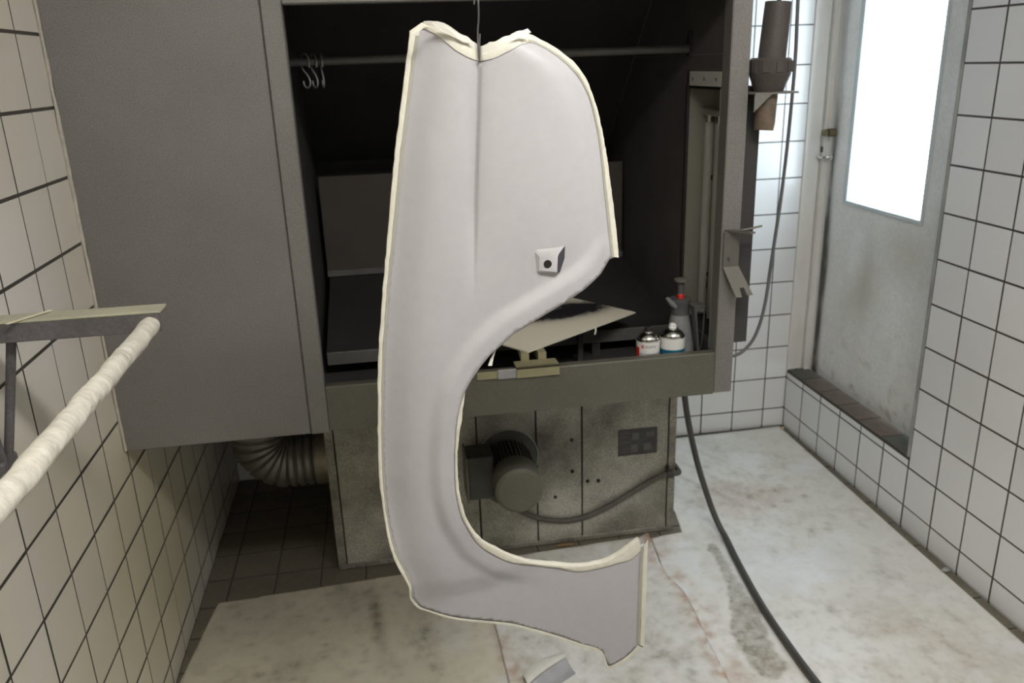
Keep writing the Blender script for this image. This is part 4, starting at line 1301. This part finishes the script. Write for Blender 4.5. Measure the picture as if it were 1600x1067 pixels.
mat('primer', (0.50, 0.487, 0.50), 0.42, var=0.45, vscale=5, col2=(0.445, 0.432, 0.445), speck=0.02, sscale=60, rvar=0.08)
mat('tape_cream', (0.76, 0.735, 0.64), 0.7, var=0.5, vscale=45, col2=(0.62, 0.58, 0.45), bump=0.25, bscale=120)
mat('tape_olive', (0.42, 0.41, 0.35), 0.65, var=0.6, vscale=60, col2=(0.36, 0.345, 0.27))
mat('wire_steel', (0.25, 0.25, 0.26), 0.3, metal=0.9)
wing = thing('car_wing', 'bare grey primed car wing with taped edges hanging on a wire', 'car wing', (0.2, FY, 0.52))


def inner(l):
    return [(p[0], p[1]) for p in l]


def outer(l):
    return [(p[2], p[3]) for p in l]


LEFT_O, RIGHT_O = outer(TAPE_LEFT), outer(TAPE_RIGHT)
ARCH_LINE = inner(TAPE_ARCH) + ARCH_FREE


def relief(x, z):
    """outward bulge of the sheet metal, towards the room"""
    xl = lerp_on(LEFT_O, z, 1, 0)
    h = -(0.012 + 0.022 * sstep(0.70, 0.95, z)) * math.exp(-(max(0, x - xl) / 0.045) ** 2)
    if z > 1.26:
        xr = lerp_on(RIGHT_O, z, 1, 0)
        h -= 0.020 * math.exp(-(max(0, xr - x) / 0.035) ** 2)
    xc = lerp_on(CREASE, z, 1, 0)
    fc = sstep(1.26, 1.45, z)
    dx = x - xc
    h -= fc * (0.0065 * math.exp(-(dx / (0.010 if dx < 0 else 0.0022)) ** 2) + 0.011 * math.exp(-abs(dx) / (0.034 if dx < 0 else 0.020)))
    h += 0.006 * math.exp(-((x - 0.25) / 0.10) ** 2 - ((z - 1.42) / 0.2) ** 2)
    d = seg_dist(x, z, ARCH_LINE)
    fl = (1 - sstep(0.27, 0.40, x)) if z > 1.1 else 1.0
    fl *= 0.5 + 0.5 * sstep(0.80, 0.95, z)
    if z < 0.85:
        fl *= 1 - sstep(0.10, 0.29, x)
    h += (0.010 * (1 - sstep(0.022, 0.046, d))) * fl
    t = z - lerp_on(SILL_LINE, x, 0, 1)
    h += 0.0055 * sstep(-0.002, 0.045, t) * (1 - sstep(0.05, 0.30, t)) * (1 - sstep(0.14, 0.27, x))
    return h


def mixp(p, s):
    return (p[0] + (p[2] - p[0]) * s, p[1] + (p[3] - p[1]) * s)


loop = [mixp(p, 0.55) for p in TAPE_LEFT] + [mixp(p, 0.4) for p in TAPE_BOTTOM[1:]] + [mixp(p, 0.55) for p in TAPE_REAR] \
    + [mixp(p, 0.4) for p in TAPE_ARCH] + ARCH_FREE + [mixp(p, 0.55) for p in TAPE_RIGHT] + [mixp(p, 0.4) for p in TAPE_TOP[1:]]
bnd = []
for (ax, az), (bx, bz) in zip(loop, loop[1:] + loop[:1]):
    ln_ = math.hypot(bx - ax, bz - az)
    if ln_ < 1e-5:
        continue
    n = max(1, int(ln_ / 0.007))
    bnd += [Vector((ax + (bx - ax) * k / n, az + (bz - az) * k / n)) for k in range(n)]
nb = len(bnd)
pts = list(bnd)
st = 0.0062
near = {}
for p in bnd:
    near.setdefault((int(p.x / 0.01), int(p.y / 0.01)), []).append(p)


def by_edge(x, z):
    i, j = int(x / 0.01), int(z / 0.01)
    return any((p.x - x) ** 2 + (p.y - z) ** 2 < 0.0048 ** 2 for a in (-1, 0, 1) for b in (-1, 0, 1) for p in near.get((i + a, j + b), ()))


for j in range(int(1.22 / (st * 0.87))):
    for i in range(int(0.52 / st)):
        q_ = (-0.05 + st * (i + 0.5 * (j % 2)), 0.50 + st * 0.87 * j)
        if not by_edge(*q_):
            pts.append(Vector(q_))
for k in range(150):                            # extra rows of points along the pressed crease
    z = 1.275 + 0.352 * k / 150
    for dx in (-0.0075, -0.0045, -0.0025, 0.0, 0.0025, 0.0045, 0.0075):
        pts.append(Vector((lerp_on(CREASE, z, 1, 0) + dx, z)))
res = geometry.delaunay_2d_cdt(pts, [], [list(range(nb))], 1, 1e-5)
me = bpy.data.meshes.new('wing_panel')
me.from_pydata([(v.x, FY - relief(v.x, v.y), v.y) for v in res[0]], [], [tuple(f) for f in res[2]])
me.polygons.foreach_set('use_smooth', [True] * len(me.polygons))
panel = link('wing_panel', me, 'primer', wing)
avg = sum((p.normal.y for p in me.polygons)) / max(1, len(me.polygons))
sm = panel.modifiers.new('sheet_thickness', 'SOLIDIFY')
sm.thickness = 0.0022
sm.offset = -1 if avg < 0 else 1


def ribbon(name, pairs, s0, s1, material, lift, fold, seed, n=5, rag=0.0012):
    """strip of tape along the edge, between fractions s0 and s1 of the taped width, folding back at the rim"""
    rng = random.Random(seed)
    A_ = catmull([Vector((*mixp(p, s0), 0)) for p in pairs], 6)
    B_ = catmull([Vector((*mixp(p, s1), 0)) for p in pairs], 6)
    m = MB()
    rows = [[], [], [], [], []]
    ph = rng.uniform(0, 50)
    for i, (a, b) in enumerate(zip(A_, B_)):
        r1 = rag * noise.noise(Vector((a.x * 90, a.y * 90, ph))) + rag * 0.12 * rng.uniform(-1, 1)
        d = (b - a)
        dn = d.normalized() if d.length > 1e-6 else Vector((0, 0, 0))
        a2 = a - dn * max(0, -r1) * 0.6
        b2 = b + dn * r1
        ha = relief(a.x, a.y)
        cr = 0.0012 * noise.noise(Vector((a.x * 130, a.y * 130, ph + 9)))
        rows[0].append(Vector((a2.x, FY - ha - lift * 0.6, a2.y)))
        mid = a2.lerp(b2, 0.55)
        hm, hb = relief(mid.x, mid.y), relief(b2.x, b2.y)
        rows[1].append(Vector((mid.x, FY - hm - lift - max(0, cr), mid.y)))
        rows[2].append(Vector((b2.x, FY - hb - lift * 0.7 - max(0, cr), b2.y)))
        e = b2 + dn * 0.0006
        rows[3].append(Vector((e.x, FY - hb + fold * 0.4, e.y)))
        f = b2 - dn * 0.002
        rows[4].append(Vector((f.x, FY - hb + fold, f.y)))
    m.ring_surface(rows, closed=False)
    return m.build(name, material, wing, 28)


ribbon('edge_tape', TAPE_LEFT, 0.40, 1.0, 'tape_cream', 0.0024, 0.012, 1)
ribbon('edge_tape', TAPE_LEFT, 0.0, 0.48, 'tape_olive', 0.0018, 0.001, 2, rag=0.0006)
ribbon('edge_tape', TAPE_BOTTOM, 0.15, 1.0, 'tape_cream', 0.0012, 0.008, 3)
ribbon('edge_tape', TAPE_REAR, 0.45, 1.0, 'tape_cream', 0.0024, 0.010, 4, rag=0.0005)
ribbon('edge_tape', TAPE_REAR, 0.0, 0.5, 'tape_olive', 0.0018, 0.001, 5, rag=0.0005)
ribbon('edge_tape', TAPE_ARCH, 0.0, 1.0, 'tape_cream', 0.0030, 0.012, 6)
ribbon('edge_tape', TAPE_RIGHT, 0.35, 1.0, 'tape_cream', 0.0024, 0.012, 7)
ribbon('edge_tape', TAPE_RIGHT, 0.0, 0.42, 'tape_olive', 0.0018, 0.001, 8, rag=0.0006)
ribbon('edge_tape', TAPE_TOP, 0.0, 0.62, 'tape_cream', 0.0026, 0.004, 9, rag=0.0020)
ribbon('edge_tape', [(p[0] + 0.001, p[1] + 0.003, p[2] + 0.002, p[3] + 0.0035) for p in TAPE_TOP], 0.30, 1.0, 'tape_white', 0.0014, 0.012, 10, rag=0.0024)


def flap(poly, dy, material='tape_white', bow=0.004):
    m = MB()
    n = len(poly)
    f = [m.bm.verts.new((x, FY - dy + bow * math.sin(i * 1.7), z)) for i, (x, z) in enumerate(poly)]
    b = [m.bm.verts.new((x, FY - dy + 0.0009 + bow * math.sin(i * 1.7), z)) for i, (x, z) in enumerate(poly)]
    m.bm.faces.new(f); m.bm.faces.new(list(reversed(b)))
    for i in range(n):
        j = (i + 1) % n
        m.bm.faces.new((f[j], f[i], b[i], b[j]))
    return m.build('loose_tape', material, wing)


flap(CORNER, 0.006, 'tape_cream', 0.0006)
flap(FLAP_A, 0.006)
flap(FLAP_B, -0.001, bow=0.0006)
flap(CURL, 0.004)
flap(CURL2, 0.003, bow=0.001)

# side lamp housing: raised pod with a bolt hole and an open slot on its right flank
def onw(x, z, up):
    return Vector((x, FY - relief(x, z) - up, z))


pd = MB()
f = [pd.bm.verts.new(onw(*POD[0], 0.0050)), pd.bm.verts.new(onw(*POD[1], 0.0075)), pd.bm.verts.new(onw(*POD[2], 0.0080)), pd.bm.verts.new(onw(*POD[3], 0.0060))]
g = [pd.bm.verts.new(onw(POD[0][0] - 0.010, POD[0][1] + 0.013, -0.001)), pd.bm.verts.new(onw(POD[4][0], POD[4][1] + 0.002, -0.001)),
     pd.bm.verts.new(onw(POD[6][0], POD[6][1] - 0.002, -0.001)), pd.bm.verts.new(onw(POD[3][0] - 0.005, POD[3][1] - 0.004, -0.001))]
pd.bm.faces.new(f)
for i, j in ((0, 1), (2, 3), (3, 0)):
    pd.bm.faces.new((f[i], g[i], g[j], f[j]))
bmesh.ops.bevel(pd.bm, geom=[e for e in pd.bm.edges if len(e.link_faces) == 2], offset=0.0016, segments=2, affect='EDGES')
pod = pd.build('lamp_pod', 'primer', wing, 35)
ps = MB()
w = [onw(*POD[1], 0.0062), onw(POD[4][0] - 0.0005, POD[4][1], 0.0012), onw(POD[5][0], POD[5][1], 0.0008), onw(POD[6][0] + 0.001, POD[6][1], 0.0010), onw(*POD[2], 0.0066)]
ps.bm.faces.new([ps.bm.verts.new(p) for p in w])
ps.build('pod_slot', mat('slot_dark', (0.05, 0.05, 0.062), 0.6), pod)
hx, hz = POD[7]
MB().lathe(onw(hx, hz, 0.004), onw(hx, hz, 0.0071), [(0, 0.0064), (1, 0.0064)], 24).build('bolt_hole', mat('hole_black', (0.014, 0.013, 0.012), 0.9), pod)

# hanging wire
wx, wz = WIREHOLE[0]
wi = MB()
yy = FY - relief(wx, wz) - 0.004
wi.tube([(wx + 0.0005, yy + 0.010, wz - 0.004), (wx, yy - 0.002, wz - 0.007), (wx + 0.0006, yy - 0.005, wz - 0.001), (wx + 0.0012, yy - 0.006, wz + 0.018), (wx + 0.0022, yy - 0.006, wz + 0.031)], 0.0010, 8, 5)
wi.tube([(wx - 0.0006, yy - 0.002, wz + 0.008), (wx - 0.0005, yy - 0.003, wz + 0.035), (WIREHOLE[2][0] - 0.001, FY - 0.01, WIREHOLE[2][1]), (WIREHOLE[2][0] - 0.003, FY - 0.005, 1.90), (WIREHOLE[2][0], FY, 2.616)], 0.0013, 8, 5)
wi.tube([(wx + 0.0005, yy + 0.006, wz - 0.004), (wx - 0.0002, yy + 0.000, wz - 0.001), (wx - 0.0006, yy - 0.002, wz + 0.009)], 0.0011, 8, 4)
wi.tube([(WIREHOLE[2][0] - 0.004, FY - 0.004, WIREHOLE[2][1] + 0.012), (WIREHOLE[2][0] - 0.0055, FY - 0.004, WIREHOLE[2][1] + 0.002), (WIREHOLE[2][0] - 0.0065, FY - 0.004, WIREHOLE[2][1] - 0.006)], 0.0012, 8, 3)
o = wi.build('hanging_wire', 'wire_steel', None, 60)
tag(o, 'thin steel wire with a hooked end holding up the car wing', 'wire')
